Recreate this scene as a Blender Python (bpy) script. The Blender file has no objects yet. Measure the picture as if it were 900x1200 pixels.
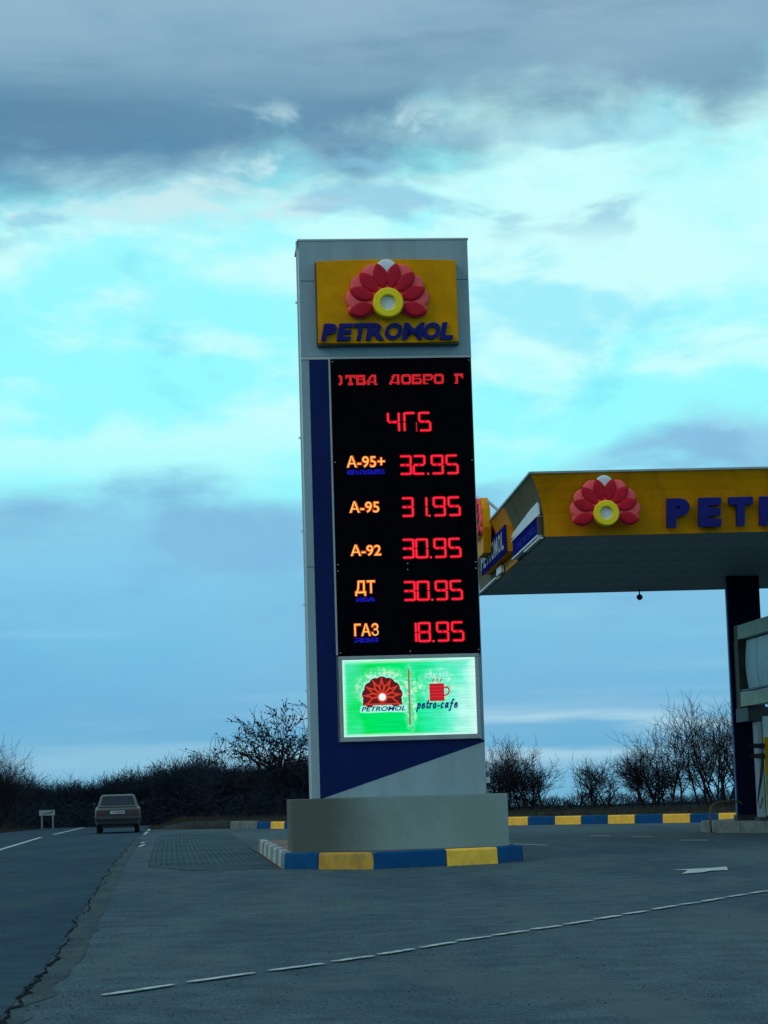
import bpy, bmesh, math, random
from math import sin, cos, pi, radians, sqrt, atan2
from mathutils import Vector, Matrix, noise as mnoise
random.seed(7)
sc = bpy.context.scene
col = sc.collection

# ------------------------------------------------------------------ camera
EYE = 1.2
cam_d = bpy.data.cameras.new('camera'); cam = bpy.data.objects.new('camera', cam_d); col.objects.link(cam)
cam_d.sensor_fit = 'VERTICAL'; cam_d.sensor_height = 36; cam_d.sensor_width = 27
cam_d.lens = 2600 / 1200 * 36; cam_d.clip_start = .5; cam_d.clip_end = 30000
ROLL = radians(1.7); PITCH = math.atan(328 * cos(ROLL) / 2600)
cam.matrix_world = Matrix.Translation((0, 0, EYE)) @ Matrix.Rotation(pi / 2 + PITCH, 4, 'X') @ Matrix.Rotation(-ROLL, 4, 'Z')
sc.camera = cam
sc.render.resolution_x = 768; sc.render.resolution_y = 1024
sc.view_settings.view_transform = 'Standard'; sc.view_settings.look = 'None'
sc.view_settings.exposure = 0; sc.view_settings.gamma = 1; sc.view_settings.use_curve_mapping = False
sc.render.engine = 'CYCLES'
sc.cycles.max_bounces = 5; sc.cycles.diffuse_bounces = 3; sc.cycles.glossy_bounces = 2

def lin(r, g, b):
    f = lambda c: (c / 255 / 12.92) if c / 255 <= .04045 else ((c / 255 + .055) / 1.055) ** 2.4
    return (f(r), f(g), f(b), 1)

class NT:
    """small helper for writing node trees"""
    def __init__(s, tree): s.t = tree
    def n(s, typ, **kw):
        nd = s.t.nodes.new(typ)
        for k, v in kw.items(): setattr(nd, k, v)
        return nd
    def put(s, sock, v):
        if hasattr(v, 'is_output'): s.t.links.new(v, sock)
        elif v is not None: sock.default_value = v
    def m(s, op, a, b=None, c=None, clamp=False):
        nd = s.n('ShaderNodeMath', operation=op); nd.use_clamp = clamp
        for i, v in enumerate((a, b, c)): s.put(nd.inputs[i], v)
        return nd.outputs[0]
    def mix(s, f, a, b, blend='MIX'):
        nd = s.n('ShaderNodeMixRGB', blend_type=blend)
        s.put(nd.inputs[0], f); s.put(nd.inputs[1], a); s.put(nd.inputs[2], b)
        return nd.outputs[0]
    def ss(s, x, lo, hi, a=0., b=1.):
        nd = s.n('ShaderNodeMapRange', interpolation_type='SMOOTHSTEP')
        for i, v in enumerate((x, lo, hi, a, b)): s.put(nd.inputs[i], v)
        return nd.outputs[0]
    def noise(s, vec, scale, detail=4, rough=.55, dist=0.):
        nd = s.n('ShaderNodeTexNoise')
        if vec is not None: s.put(nd.inputs['Vector'], vec)
        nd.inputs['Scale'].default_value = scale; nd.inputs['Detail'].default_value = detail
        nd.inputs['Roughness'].default_value = rough; nd.inputs['Distortion'].default_value = dist
        return nd.outputs[0]
    def vmul(s, vec, x, y, z, off=(0, 0, 0)):
        nd = s.n('ShaderNodeMapping'); s.put(nd.inputs[0], vec)
        nd.inputs['Location'].default_value = off; nd.inputs['Scale'].default_value = (x, y, z)
        return nd.outputs[0]
    def ramp(s, x, stops):
        nd = s.n('ShaderNodeValToRGB'); s.put(nd.inputs[0], x); e = nd.color_ramp.elements
        e[0].position, e[0].color = stops[0]; e[1].position, e[1].color = stops[-1]
        for p, c in stops[1:-1]:
            k = e.new(p); k.color = c
        return nd.outputs[0]

# ------------------------------------------------------------------ sky and sun
SUN_EL, SUN_AZ = radians(36), radians(-128)          # azimuth measured from +Y towards +X
w = bpy.data.worlds.new('World'); sc.world = w; w.use_nodes = True
T = NT(w.node_tree); w.node_tree.nodes.clear()
tc = T.n('ShaderNodeTexCoord').outputs['Generated']
sep = T.n('ShaderNodeSeparateXYZ'); T.put(sep.inputs[0], tc)
X, Yv, Z = sep.outputs
sky = T.n('ShaderNodeTexSky', sky_type='NISHITA'); sky.sun_disc = False
sky.sun_elevation = SUN_EL; sky.sun_rotation = SUN_AZ
n1 = T.noise(T.vmul(tc, 5, 5, 9), 1.0, 5, .5, .2)
n2 = T.noise(T.vmul(tc, 9, 9, 24, (3, 1, 7)), 1.0, 6, .52, .25)
n3 = T.noise(T.vmul(tc, 3.2, 3.2, 9, (1, 5, 2)), 1.0, 4, .5)
n4 = T.noise(T.vmul(tc, 5, 5, 60, (9, 2, 4)), 1.0, 4, .5)
n5 = T.noise(T.vmul(tc, 15, 15, 30, (4, 8, 3)), 1.0, 6, .55, .3)
c = T.ramp(T.m('MULTIPLY_ADD', Z, 2.0, .1), [
    (0.0, lin(84, 128, 158)), (.10, lin(120, 190, 222)), (.17, lin(124, 206, 238)), (.30, lin(140, 236, 252)),
    (.40, lin(152, 252, 255)), (.62, lin(150, 250, 255)), (.80, lin(140, 234, 248)), (1.0, lin(158, 218, 238))])
# soft white veils in the clear belt, fuller on the right
n8 = T.noise(T.vmul(tc, 20, 20, 44, (7, 7, 1)), 1.0, 5, .55, .2)
veil = T.m('MULTIPLY', T.ss(T.m('MULTIPLY_ADD', n8, .35, T.m('MULTIPLY', n2, .65)), .44, .58), T.m('MULTIPLY', T.ss(Z, .12, .18), .92))
c = T.mix(veil, c, lin(206, 255, 254))
veil2 = T.m('MULTIPLY', T.ss(n1, .40, .58), T.ss(X, -.12, .10, .10, .85))
c = T.mix(T.m('MULTIPLY', veil2, T.ss(Z, .19, .24)), c, lin(206, 255, 254))
patch = T.m('MULTIPLY', T.ss(n5, .54, .70), T.m('MULTIPLY', T.ss(Z, .12, .17), .60))
c = T.mix(patch, c, lin(122, 228, 250))
# low grey-blue bank, its top edge climbing to the right
edgeB = T.m('ADD', T.m('MULTIPLY_ADD', T.m('SUBTRACT', n2, .5), .05, .128), T.m('MULTIPLY', T.m('SUBTRACT', n3, .5), .03))
edgeB = T.m('ADD', edgeB, T.m('MULTIPLY', T.ss(X, .03, .15), .035))
fB = T.ss(Z, T.m('SUBTRACT', edgeB, .004), T.m('ADD', edgeB, .012), 1, 0)
cB = T.ramp(T.m('MULTIPLY', Z, 6.0), [
    (0.0, lin(112, 180, 214)), (.10, lin(106, 178, 215)), (.22, lin(106, 176, 218)), (.40, lin(112, 188, 226)),
    (.64, lin(128, 200, 235)), (.80, lin(136, 200, 232)), (1.0, lin(152, 206, 236))])
cB = T.mix(T.m('MULTIPLY', T.ss(n1, .45, .62), .28), cB, lin(136, 188, 220))
cB = T.mix(T.m('MULTIPLY', T.ss(n2, .48, .64), .30), cB, lin(98, 168, 214))
cB = T.mix(T.m('MULTIPLY', T.ss(n5, .50, .66), T.ss(Z, .06, .13, .12, .6)), cB, lin(122, 176, 216))
cB = T.mix(T.m('MULTIPLY', T.ss(n4, .56, .72), .30), cB, lin(150, 208, 236))
gap = T.m('MULTIPLY', T.m('MULTIPLY', T.ss(X, .03, .09), T.ss(n2, .42, .54)), T.m('MULTIPLY', T.ss(Z, .118, .130), T.ss(Z, .142, .156, 1, 0)))
c = T.mix(T.m('MULTIPLY', fB, T.m('SUBTRACT', .97, T.m('MULTIPLY', gap, .8))), c, cB)
# pale streaks near the horizon
st = T.m('MULTIPLY', T.ss(Z, .004, .018), T.ss(Z, .028, .040, 1, 0))
st = T.m('MULTIPLY', st, T.ss(n4, .38, .58))
c = T.mix(T.m('MULTIPLY', st, T.ss(X, -.10, .05, .22, .85)), c, lin(196, 230, 240))
# high dark deck
edgeA = T.m('ADD', T.m('MULTIPLY_ADD', T.m('SUBTRACT', n1, .5), .11, .285), T.m('MULTIPLY', T.m('SUBTRACT', n5, .5), .075))
edgeA = T.m('ADD', edgeA, T.m('MULTIPLY', X, .10))
fA = T.ss(Z, T.m('SUBTRACT', edgeA, .024), T.m('ADD', edgeA, .016))
cA = T.ramp(T.m('MULTIPLY', Z, 2.0), [
    (.47, lin(140, 200, 228)), (.53, lin(112, 168, 202)), (.57, lin(84, 132, 168)), (.605, lin(92, 138, 170)), (.64, lin(128, 166, 192)), (.69, lin(140, 176, 200)), (.80, lin(160, 192, 210)), (1.0, lin(182, 208, 220))])
n7 = T.noise(T.vmul(tc, 4, 4, 22, (2, 9, 5)), 1.0, 5, .55, .3)
cA = T.mix(T.m('MULTIPLY', T.ss(n3, .42, .62), .12), cA, lin(148, 184, 206))
cA = T.mix(T.m('MULTIPLY', T.ss(n7, .44, .60), .60), cA, lin(84, 126, 156))
cA = T.mix(T.m('MULTIPLY', T.ss(n7, .46, .34), .22), cA, lin(158, 190, 208))
cA = T.mix(T.m('MULTIPLY', T.ss(n5, .48, .70), .25), cA, lin(98, 146, 178))
c = T.mix(T.m('MULTIPLY', fA, .96), c, cA)
# small bright puffs and grey scraps under the deck
pf = T.m('MULTIPLY', T.ss(n5, .58, .68), T.m('MULTIPLY', T.ss(Z, .235, .262), T.ss(Z, .29, .31, 1, 0)))
c = T.mix(T.m('MULTIPLY', pf, .75), c, lin(214, 238, 240))
n6 = T.noise(T.vmul(tc, 12, 12, 34, (14, 3, 1)), 1.0, 5, .5, .2)
sc_ = T.m('MULTIPLY', T.ss(n6, .54, .64), T.m('MULTIPLY', T.ss(Z, .235, .255), T.ss(Z, .275, .30, 1, 0)))
c = T.mix(T.m('MULTIPLY', sc_, .7), c, lin(140, 194, 222))
bgA = T.n('ShaderNodeBackground'); T.put(bgA.inputs[0], sky.outputs[0]); bgA.inputs[1].default_value = .08
bgB = T.n('ShaderNodeBackground'); T.put(bgB.inputs[0], c); bgB.inputs[1].default_value = 1.03
mx = T.n('ShaderNodeMixShader'); mx.inputs[0].default_value = .95
T.put(mx.inputs[1], bgA.outputs[0]); T.put(mx.inputs[2], bgB.outputs[0])
T.put(T.n('ShaderNodeOutputWorld').inputs[0], mx.outputs[0])
w.cycles.sampling_method = 'MANUAL'; w.cycles.sample_map_resolution = 512

sd = bpy.data.lights.new('sun', 'SUN'); sd.energy = .6; sd.angle = radians(28); sd.color = (1, .94, .85)
sun = bpy.data.objects.new('sun', sd); col.objects.link(sun)
sdir = Vector((sin(SUN_AZ) * cos(SUN_EL), cos(SUN_AZ) * cos(SUN_EL), sin(SUN_EL)))
sun.rotation_euler = sdir.to_track_quat('Z', 'Y').to_euler(); sun.location = (-30, 20, 40)

# ------------------------------------------------------------------ materials
def mat(name, rgb, rough=.6, var=.12, vscale=3., bump=.0, bscale=40., metal=0., dirt=None, dscale=1.2, damt=.5, coord='Object', spec=.5, stretch=(1, 1, 1), fine=0., fscale=90.):
    m = bpy.data.materials.new(name); m.use_nodes = True; t = NT(m.node_tree)
    b = m.node_tree.nodes['Principled BSDF']
    v = t.n('ShaderNodeTexCoord').outputs[coord]
    v = t.vmul(v, *stretch)
    base = (rgb[0], rgb[1], rgb[2], 1)
    nz = t.noise(v, vscale, 5, .6)
    k = t.ss(nz, .3, .7, 1 - var, 1 + var)
    cc = t.mix(1.0, base, k, 'MULTIPLY')
    if fine:
        fz = t.noise(v, fscale, 2, .7)
        cc = t.mix(1.0, cc, t.ss(fz, .3, .7, 1 - fine, 1 + fine), 'MULTIPLY')
    if dirt:
        dz = t.noise(v, dscale, 7, .68, .6)
        cc = t.mix(t.m('MULTIPLY', t.ss(dz, .48, .66), damt), cc, (dirt[0], dirt[1], dirt[2], 1))
    t.put(b.inputs['Base Color'], cc)
    b.inputs['Roughness'].default_value = rough; b.inputs['Metallic'].default_value = metal
    b.inputs['Specular IOR Level'].default_value = spec
    if bump:
        bp = t.n('ShaderNodeBump'); bp.inputs['Strength'].default_value = bump; bp.inputs['Distance'].default_value = .01
        t.put(bp.inputs['Height'], t.noise(v, bscale, 4, .65)); t.put(b.inputs['Normal'], bp.outputs[0])
    return m

def emit(name, rgb, s=1.):
    m = bpy.data.materials.new(name); m.use_nodes = True; t = m.node_tree; t.nodes.clear()
    e = t.nodes.new('ShaderNodeEmission'); e.inputs[0].default_value = (*rgb[:3], 1); e.inputs[1].default_value = s
    o = t.nodes.new('ShaderNodeOutputMaterial'); t.links.new(e.outputs[0], o.inputs[0])
    return m

M = {}
M['cladding'] = mat('cladding', (.25, .345, .385), .5, .07, .8, dirt=(.19, .26, .28), dscale=1.3, damt=.35, stretch=(2.2, 2.2, .4), fine=.08, spec=.25)
M['cladding_edge'] = mat('cladding_edge', (.42, .45, .45), .4, .06, 2)
M['seam'] = mat('seam', (.03, .035, .04), .8)
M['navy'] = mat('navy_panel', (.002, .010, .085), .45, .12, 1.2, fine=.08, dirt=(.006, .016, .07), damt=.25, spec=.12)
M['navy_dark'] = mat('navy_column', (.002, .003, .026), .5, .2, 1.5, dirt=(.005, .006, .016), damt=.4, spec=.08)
M['board_black'] = mat('board_black', (.0008, .0012, .0030), .6, .3, 4, spec=.02)
M['yellow'] = mat('sign_yellow', (.68, .28, .0008), .55, .08, 2.2, dirt=(.48, .20, .002), dscale=2.0, damt=.45, fine=.09, spec=.06)
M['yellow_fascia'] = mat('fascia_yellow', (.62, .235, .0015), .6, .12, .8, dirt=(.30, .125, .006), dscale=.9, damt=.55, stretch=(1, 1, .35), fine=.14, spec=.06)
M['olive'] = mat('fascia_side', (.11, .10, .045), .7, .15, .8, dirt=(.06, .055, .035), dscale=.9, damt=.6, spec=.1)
M['petal'] = mat('petal_red', (.50, .006, .022), .5, .15, 4, fine=.08, spec=.15)
M['lobe'] = mat('lobe_pink', (.92, .11, .115), .5, .10, 3, dirt=(.8, .17, .16), damt=.3, spec=.15)
M['ring'] = mat('ring_yellow', (.90, .66, .01), .45, .06, 4, spec=.2)
M['white_plastic'] = mat('white_plastic', (.62, .66, .68), .45, .08, 5, dirt=(.4, .42, .42), damt=.3)
M['base_block'] = mat('base_block', (.205, .285, .275), .8, .08, .7, bump=.25, bscale=60, dirt=(.17, .24, .22), dscale=.55, damt=.5, fine=.12, fscale=60, spec=.15)
def darken_left(m, dark):  # base colour gets darker towards the left end, with a noisy border
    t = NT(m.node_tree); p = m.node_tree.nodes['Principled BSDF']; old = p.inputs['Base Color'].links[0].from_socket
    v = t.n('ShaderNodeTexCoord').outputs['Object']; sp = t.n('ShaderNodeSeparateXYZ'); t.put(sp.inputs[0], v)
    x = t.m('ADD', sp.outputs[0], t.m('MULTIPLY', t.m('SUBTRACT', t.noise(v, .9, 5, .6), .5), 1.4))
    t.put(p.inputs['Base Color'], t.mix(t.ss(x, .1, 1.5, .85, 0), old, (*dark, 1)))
darken_left(M['base_block'], (.078, .082, .060))
M['letter_blue'] = mat('letter_blue', (.006, .008, .15), .45, .1, 2, spec=.15)
M['sign_blue'] = mat('sign_blue', (.008, .012, .17), .9, .15, 2, spec=0.)
M['kerb_blue'] = mat('kerb_blue', (.004, .070, .20), .8, .16, 3, bump=.5, bscale=30, dirt=(.012, .065, .13), dscale=3, damt=.75, fine=.15, spec=.08)
M['kerb_yellow'] = mat('kerb_yellow', (1.0, .54, .07), .8, .12, 3, bump=.5, bscale=30, dirt=(.70, .40, .09), dscale=3.4, damt=.5, fine=.18, spec=.1)
M['kerb_old'] = mat('kerb_yellow_worn', (.46, .27, .04), .8, .18, 3, bump=.5, bscale=30, dirt=(.26, .19, .09), dscale=4, damt=.8, fine=.2, spec=.2)
M['kerb_bare'] = mat('kerb_bare', (.15, .18, .165), .85, .22, 3, bump=.6, bscale=30, dirt=(.08, .10, .09), dscale=5, damt=.8, fine=.2)
M['kerb_white'] = mat('kerb_white', (.36, .40, .40), .8, .2, 3, bump=.5, bscale=30, dirt=(.16, .18, .17), dscale=5, damt=.85)
M['island_soil'] = mat('island_soil', (.16, .105, .085), .95, .3, 3, bump=.8, bscale=20, fine=.3)
M['soffit'] = mat('soffit', (.30, .38, .40), .5, .10, .6, dirt=(.16, .2, .21), dscale=.8, damt=.6, fine=.06, spec=.3)
M['metal_grey'] = mat('metal_grey', (.30, .33, .34), .5, .1, 3, metal=.3)
M['dark_metal'] = mat('dark_metal', (.02, .022, .026), .5, .2, 4)
M['cream'] = mat('cream_board', (.50, .56, .44), .6, .1, 1.5, dirt=(.34, .34, .24), damt=.5, fine=.12, spec=.2)
M['banner'] = mat('banner_white', (.58, .70, .74), .5, .08, 1.5, dirt=(.44, .58, .66), dscale=1.5, damt=.5)
M['brown_edge'] = mat('brown_edge', (.075, .06, .035), .7, .3, 6)
M['bark'] = mat('bark', (.018, .018, .022), .9, .3, 2, spec=.1)
M['twig'] = mat('twig', (.018, .018, .026), .9, .35, .6, spec=.1)
M['far_twig'] = mat('far_twig', (.013, .022, .036), .95, .3, .6, spec=.1)
M['marking'] = mat('marking_paint', (.42, .50, .48), .75, .12, 6, dirt=(.11, .14, .15), dscale=9, damt=.9, fine=.2)
M['car_paint'] = mat('car_paint', (.072, .092, .090), .35, .1, 2, dirt=(.035, .04, .04), dscale=3, damt=.6)
M['car_glass'] = mat('car_glass', (.008, .02, .035), .25, .3, 3, spec=.3)
M['rubber'] = mat('rubber', (.012, .012, .013), .85, .2, 6)
M['chrome'] = mat('chrome', (.16, .17, .17), .5, .1, 5, metal=.4)
M['tail_red'] = mat('tail_red', (.07, .014, .012), .3, .1, 5)
M['plate'] = mat('plate_white', (.38, .40, .42), .5, .05, 5)
M['post'] = mat('post_paint', (.26, .26, .30), .7, .2, 5)
M['rust'] = mat('rust_pipe', (.10, .075, .035), .7, .3, 6)
M['led'] = emit('led_red', (1.0, .03, .055), 1.2)
M['led_halo'] = emit('led_red_halo', (.66, .004, .022), 1.0)
M['led_dim'] = emit('led_red_dim', (.55, .015, .03), 1.0)
M['led_row'] = emit('led_row', (1.0, .03, .045), .85)
M['led_orange'] = emit('led_orange', (1.0, .52, .13), 1.1)
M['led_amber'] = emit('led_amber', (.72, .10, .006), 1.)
M['led_blue'] = emit('led_blue', (.02, .02, .85), .8)
M['box_red'] = emit('box_red', (.50, .012, .03), 1)
M['box_scarlet'] = emit('box_scarlet', (.66, .045, .025), 1)
M['box_brown'] = emit('box_brown', (.10, .012, .012), 1)
M['box_navy'] = emit('box_navy', (.012, .012, .16), 1)
M['box_white'] = emit('box_white', (.80, .98, .95), 1)
M['box_halo'] = emit('box_halo', (.36, .92, .74), 1)

def asphalt(name, a, b, patch_s=.35, speck=.5, tint=None):
    m = bpy.data.materials.new(name); m.use_nodes = True; t = NT(m.node_tree); p = m.node_tree.nodes['Principled BSDF']
    v = t.n('ShaderNodeTexCoord').outputs['Object']
    big = t.noise(t.vmul(v, 1.6, .45, 1), patch_s, 6, .62, .5)
    cc = t.mix(t.ss(big, .36, .64), (*a, 1), (*b, 1))
    mid = t.noise(v, 2.2, 6, .65); cc = t.mix(1, cc, t.ss(mid, .3, .7, .78, 1.22), 'MULTIPLY')
    fine = t.noise(v, 55, 3, .75); cc = t.mix(1, cc, t.ss(fine, .32, .68, .50, 1.55), 'MULTIPLY')
    vo = t.n('ShaderNodeTexVoronoi'); vo.inputs['Scale'].default_value = 9.; t.put(vo.inputs['Vector'], v)
    spot = t.m('MULTIPLY', t.ss(vo.outputs['Distance'], .08, .18, 1, 0), t.ss(t.noise(v, 3.1, 2), .46, .58))
    cc = t.mix(t.m('MULTIPLY', spot, speck), cc, (.012, .014, .016, 1))
    if tint:
        tr = t.noise(t.vmul(v, 1, .22, 1, (5, 3, 0)), .9, 5, .6, .4); cc = t.mix(t.m('MULTIPLY', t.ss(tr, .5, .66), .6), cc, (*tint, 1))
    t.put(p.inputs['Base Color'], cc); p.inputs['Roughness'].default_value = .9; p.inputs['Specular IOR Level'].default_value = .08
    bp = t.n('ShaderNodeBump'); bp.inputs['Strength'].default_value = .35; bp.inputs['Distance'].default_value = .012
    t.put(bp.inputs['Height'], t.noise(v, 60, 3, .7)); t.put(p.inputs['Normal'], bp.outputs[0])
    return m
M['forecourt'] = asphalt('forecourt_asphalt', (.060, .102, .118), (.040, .074, .098), .22, .8, (.076, .112, .112))
M['road'] = asphalt('road_asphalt', (.026, .060, .086), (.018, .046, .074), .3, .3, (.042, .074, .080))
M['shoulder'] = asphalt('shoulder_dirt', (.052, .080, .086), (.034, .058, .070), 1.2, .9)
M['paver'] = mat('paver', (.042, .082, .096), .9, .22, .5, bump=.4, bscale=40, fine=.25, fscale=6., spec=.08)
M['joint'] = mat('paver_joint', (.024, .050, .062), .95, .3, 4, spec=.05)
M['soil'] = mat('soil', (.026, .032, .030), .95, .35, .8, bump=.8, bscale=8, dirt=(.040, .044, .038), dscale=.5, damt=.8, fine=.3, fscale=9, spec=.1)
M['grass'] = mat('dry_grass', (.038, .040, .032), .95, .35, 1.5, spec=.05)
M['crack'] = mat('crack_dirt', (.014, .020, .024), .95, .5, 5, spec=0.)

# ------------------------------------------------------------------ object helpers
def tag(o, label=None, cat=None, group=None, kind=None):
    for k, v in (('label', label), ('category', cat), ('group', group), ('kind', kind)):
        if v: o[k] = v
    return o
def empty(name, loc=(0, 0, 0), rz=0.):
    o = bpy.data.objects.new(name, None); col.objects.link(o); o.location = loc; o.rotation_euler = (0, 0, rz)
    o.empty_display_size = .3; return o
def link(name, me, parent=None, material=None, loc=None):
    if material and not me.materials: me.materials.append(material)
    o = bpy.data.objects.new(name, me); col.objects.link(o)
    if parent: o.parent = parent
    if loc: o.location = loc
    return o
class MB:
    def __init__(s): s.v = []; s.f = []
    def add(s, vs, fs):
        n = len(s.v); s.v += [tuple(p) for p in vs]; s.f += [tuple(i + n for i in f) for f in fs]; return s
    def box(s, x0, x1, y0, y1, z0, z1):
        return s.add([(x, y, z) for z in (z0, z1) for y in (y0, y1) for x in (x0, x1)],
                     [(0, 2, 3, 1), (4, 5, 7, 6), (0, 1, 5, 4), (2, 6, 7, 3), (0, 4, 6, 2), (1, 3, 7, 5)])
    def prism(s, poly, fn, a, b):
        """poly: 2D points; fn(p, q, t) -> 3D; extruded from t=a to t=b"""
        n = len(poly)
        vs = [fn(p, q, a) for p, q in poly] + [fn(p, q, b) for p, q in poly]
        return s.add(vs, [tuple(range(n)), tuple(range(2 * n - 1, n - 1, -1))] + [(i, i + n, (i + 1) % n + n, (i + 1) % n) for i in range(n)])
    def tube(s, pts, rs, k=6, cap=True):
        pts = [Vector(p) for p in pts]
        if not hasattr(rs, '__len__'): rs = [rs] * len(pts)
        vs = []; fs = []; ref = None
        for i, p in enumerate(pts):
            d = (pts[min(i + 1, len(pts) - 1)] - pts[max(i - 1, 0)]).normalized()
            if ref is None: ref = d.orthogonal().normalized()
            ref = (ref - d * ref.dot(d)).normalized(); bi = d.cross(ref)
            for j in range(k):
                a = 2 * pi * j / k; vs.append(p + (ref * cos(a) + bi * sin(a)) * rs[i])
        for i in range(len(pts) - 1):
            for j in range(k):
                a = i * k + j; b = i * k + (j + 1) % k; fs.append((a, b, b + k, a + k))
        if cap: fs += [tuple(range(k - 1, -1, -1)), tuple(range((len(pts) - 1) * k, len(pts) * k))]
        return s.add(vs, fs)
    def lathe(s, prof, k=20, fn=lambda x, y, z: (x, y, z)):
        vs = [fn(r * cos(2 * pi * j / k), r * sin(2 * pi * j / k), z) for r, z in prof for j in range(k)]
        fs = [(i * k + j, i * k + (j + 1) % k, (i + 1) * k + (j + 1) % k, (i + 1) * k + j) for i in range(len(prof) - 1) for j in range(k)]
        return s.add(vs, fs)
    def mesh(s, name, material, smooth=False):
        me = bpy.data.meshes.new(name); me.from_pydata(s.v, [], s.f)
        bm = bmesh.new(); bm.from_mesh(me); bmesh.ops.recalc_face_normals(bm, faces=bm.faces); bm.to_mesh(me); bm.free()
        if smooth: me.polygons.foreach_set('use_smooth', [True] * len(me.polygons))
        if material: me.materials.append(material)
        return me
    def build(s, name, material, parent=None, smooth=False, bevel=0.):
        o = link(name, s.mesh(name, material, smooth), parent)
        if bevel:
            b = o.modifiers.new('bevel', 'BEVEL'); b.width = bevel; b.segments = 2; b.limit_method = 'ANGLE'
        return o

def text_mesh(ch, size=1., bold=0., shear=0., extrude=.0):
    cu = bpy.data.curves.new('t', 'FONT'); cu.body = ch; cu.size = size; cu.offset = bold; cu.shear = shear; cu.extrude = extrude
    cu.resolution_u = 4
    o = bpy.data.objects.new('t', cu); col.objects.link(o)
    bpy.context.view_layer.update()
    dg = bpy.context.evaluated_depsgraph_get()
    me = bpy.data.meshes.new_from_object(o.evaluated_get(dg)); bpy.data.objects.remove(o)
    return me
def fit_mesh(me, x0, x1, z0, z1, y, t=0.):
    """stand a flat letter mesh up in the x-z plane inside the given box; its face at y, back at y+t"""
    vs = [v.co.copy() for v in me.vertices]
    ax, bx = min(v.x for v in vs), max(v.x for v in vs); ay, by = min(v.y for v in vs), max(v.y for v in vs)
    zs = [v.z for v in vs]; az, bz = min(zs), max(zs)
    for v, c0 in zip(me.vertices, vs):
        v.co = (x0 + (c0.x - ax) / max(bx - ax, 1e-6) * (x1 - x0), y + (0 if bz - az < 1e-6 else (bz - c0.z) / (bz - az) * t),
                z0 + (c0.y - ay) / max(by - ay, 1e-6) * (z1 - z0))
    return me

YAW = radians(4.8)
UX, UY = Vector((cos(YAW), sin(YAW), 0)), Vector((-sin(YAW), cos(YAW), 0))

# ------------------------------------------------------------------ terrain
ROAD_R = [(-1.0, 0), (-2.28, 12.9), (-2.68, 17.3), (-3.62, 26.2), (-5.2, 41.), (-7.1, 60), (-8.6, 76), (-9.9, 89), (-10.9, 100), (-12.4, 120), (-17, 170), (-26, 240), (-44, 330)]
ROAD_L = [(-7.2, 0), (-8.5, 12.9), (-8.9, 17.3), (-9.8, 26.2), (-11.3, 41.), (-13.1, 60), (-14.6, 76), (-15.9, 90), (-15.9, 100), (-16.6, 120), (-22, 170), (-32, 240), (-51, 330)]
def interp(tab, y):
    for (x0, y0), (x1, y1) in zip(tab, tab[1:]):
        if y <= y1: return x0 + (x1 - x0) * (y - y0) / (y1 - y0)
    return tab[-1][0]
KERB_LINE = [(-8.4, 86.2), (-6.58, 85.1), (-3.75, 80.0), (3.88, 73.1), (10.2, 67.4), (26, 54)]
def kerb_y(x):
    if x < KERB_LINE[0][0]: return 87 + (KERB_LINE[0][0] - x) * .9
    for (x0, y0), (x1, y1) in zip(KERB_LINE, KERB_LINE[1:]):
        if x <= x1: return y0 + (y1 - y0) * (x - x0) / (x1 - x0)
    return KERB_LINE[-1][1] - (x - 26) * .8
def crest(y):
    if y < 97: return 0.
    if y < 250: return -((y - 97) ** 2) / 4600
    if y < 4000: return -5.09 - .0665 * 250 * (1 - math.exp(-(y - 250) / 250)) * 1.0 - (y - 250) * .02
    return -5.09 - 16.6 - 75 - (y - 4000) * .012
def sstep(a, b, x):
    t = max(0, min(1, (x - a) / (b - a))); return t * t * (3 - 2 * t)
def ground_z(x, y, bumps=True, verge=True):
    z = crest(y) - .03
    l = interp(ROAD_L, y); r = interp(ROAD_R, y)
    n = mnoise.noise((x * .25, y * .25, 0)) * .07 + mnoise.noise((x * .9, y * .9, 3)) * .03 if bumps else 0
    if x < l:
        k = sstep(.0, 2.0, l - x); return z + .03 * k + k * (.16 + n)
    d = y - kerb_y(x)
    if d > 0 and x > r + .3:
        if verge:
            k = sstep(.0, .35, d) * sstep(.3, 1.6, x - r); return z + (k * .28 if d > .12 else .24) + sstep(.2, 1.4, d) * n * sstep(.3, 1.6, x - r) + .03 * k
        k = sstep(1.3, 2.6, d) * sstep(.3, 1.6, x - r); return z + k * (.28 + n + .03)
    return z
def axis(a, b, step, far, grow=1.35):
    s = [a]; 
    while s[-1] < b: s.append(s[-1] + step)
    st = step
    while s[-1] < far: st *= grow; s.append(s[-1] + st)
    return s
ys = [-200, -60, -20] + axis(-5, 130, 1.0, 12000)
xp = axis(0, 30, .8, 9000); xs = sorted(set([-x for x in xp if x] + xp))
V_ = [(x, y, ground_z(x, y, verge=False)) for y in ys for x in xs]; nx = len(xs)
F_ = [(j * nx + i, j * nx + i + 1, (j + 1) * nx + i + 1, (j + 1) * nx + i) for j in range(len(ys) - 1) for i in range(nx - 1)]
g = MB(); g.v = V_; g.f = F_
tag(g.build('ground', M['soil'], smooth=True), kind='structure')

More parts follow.
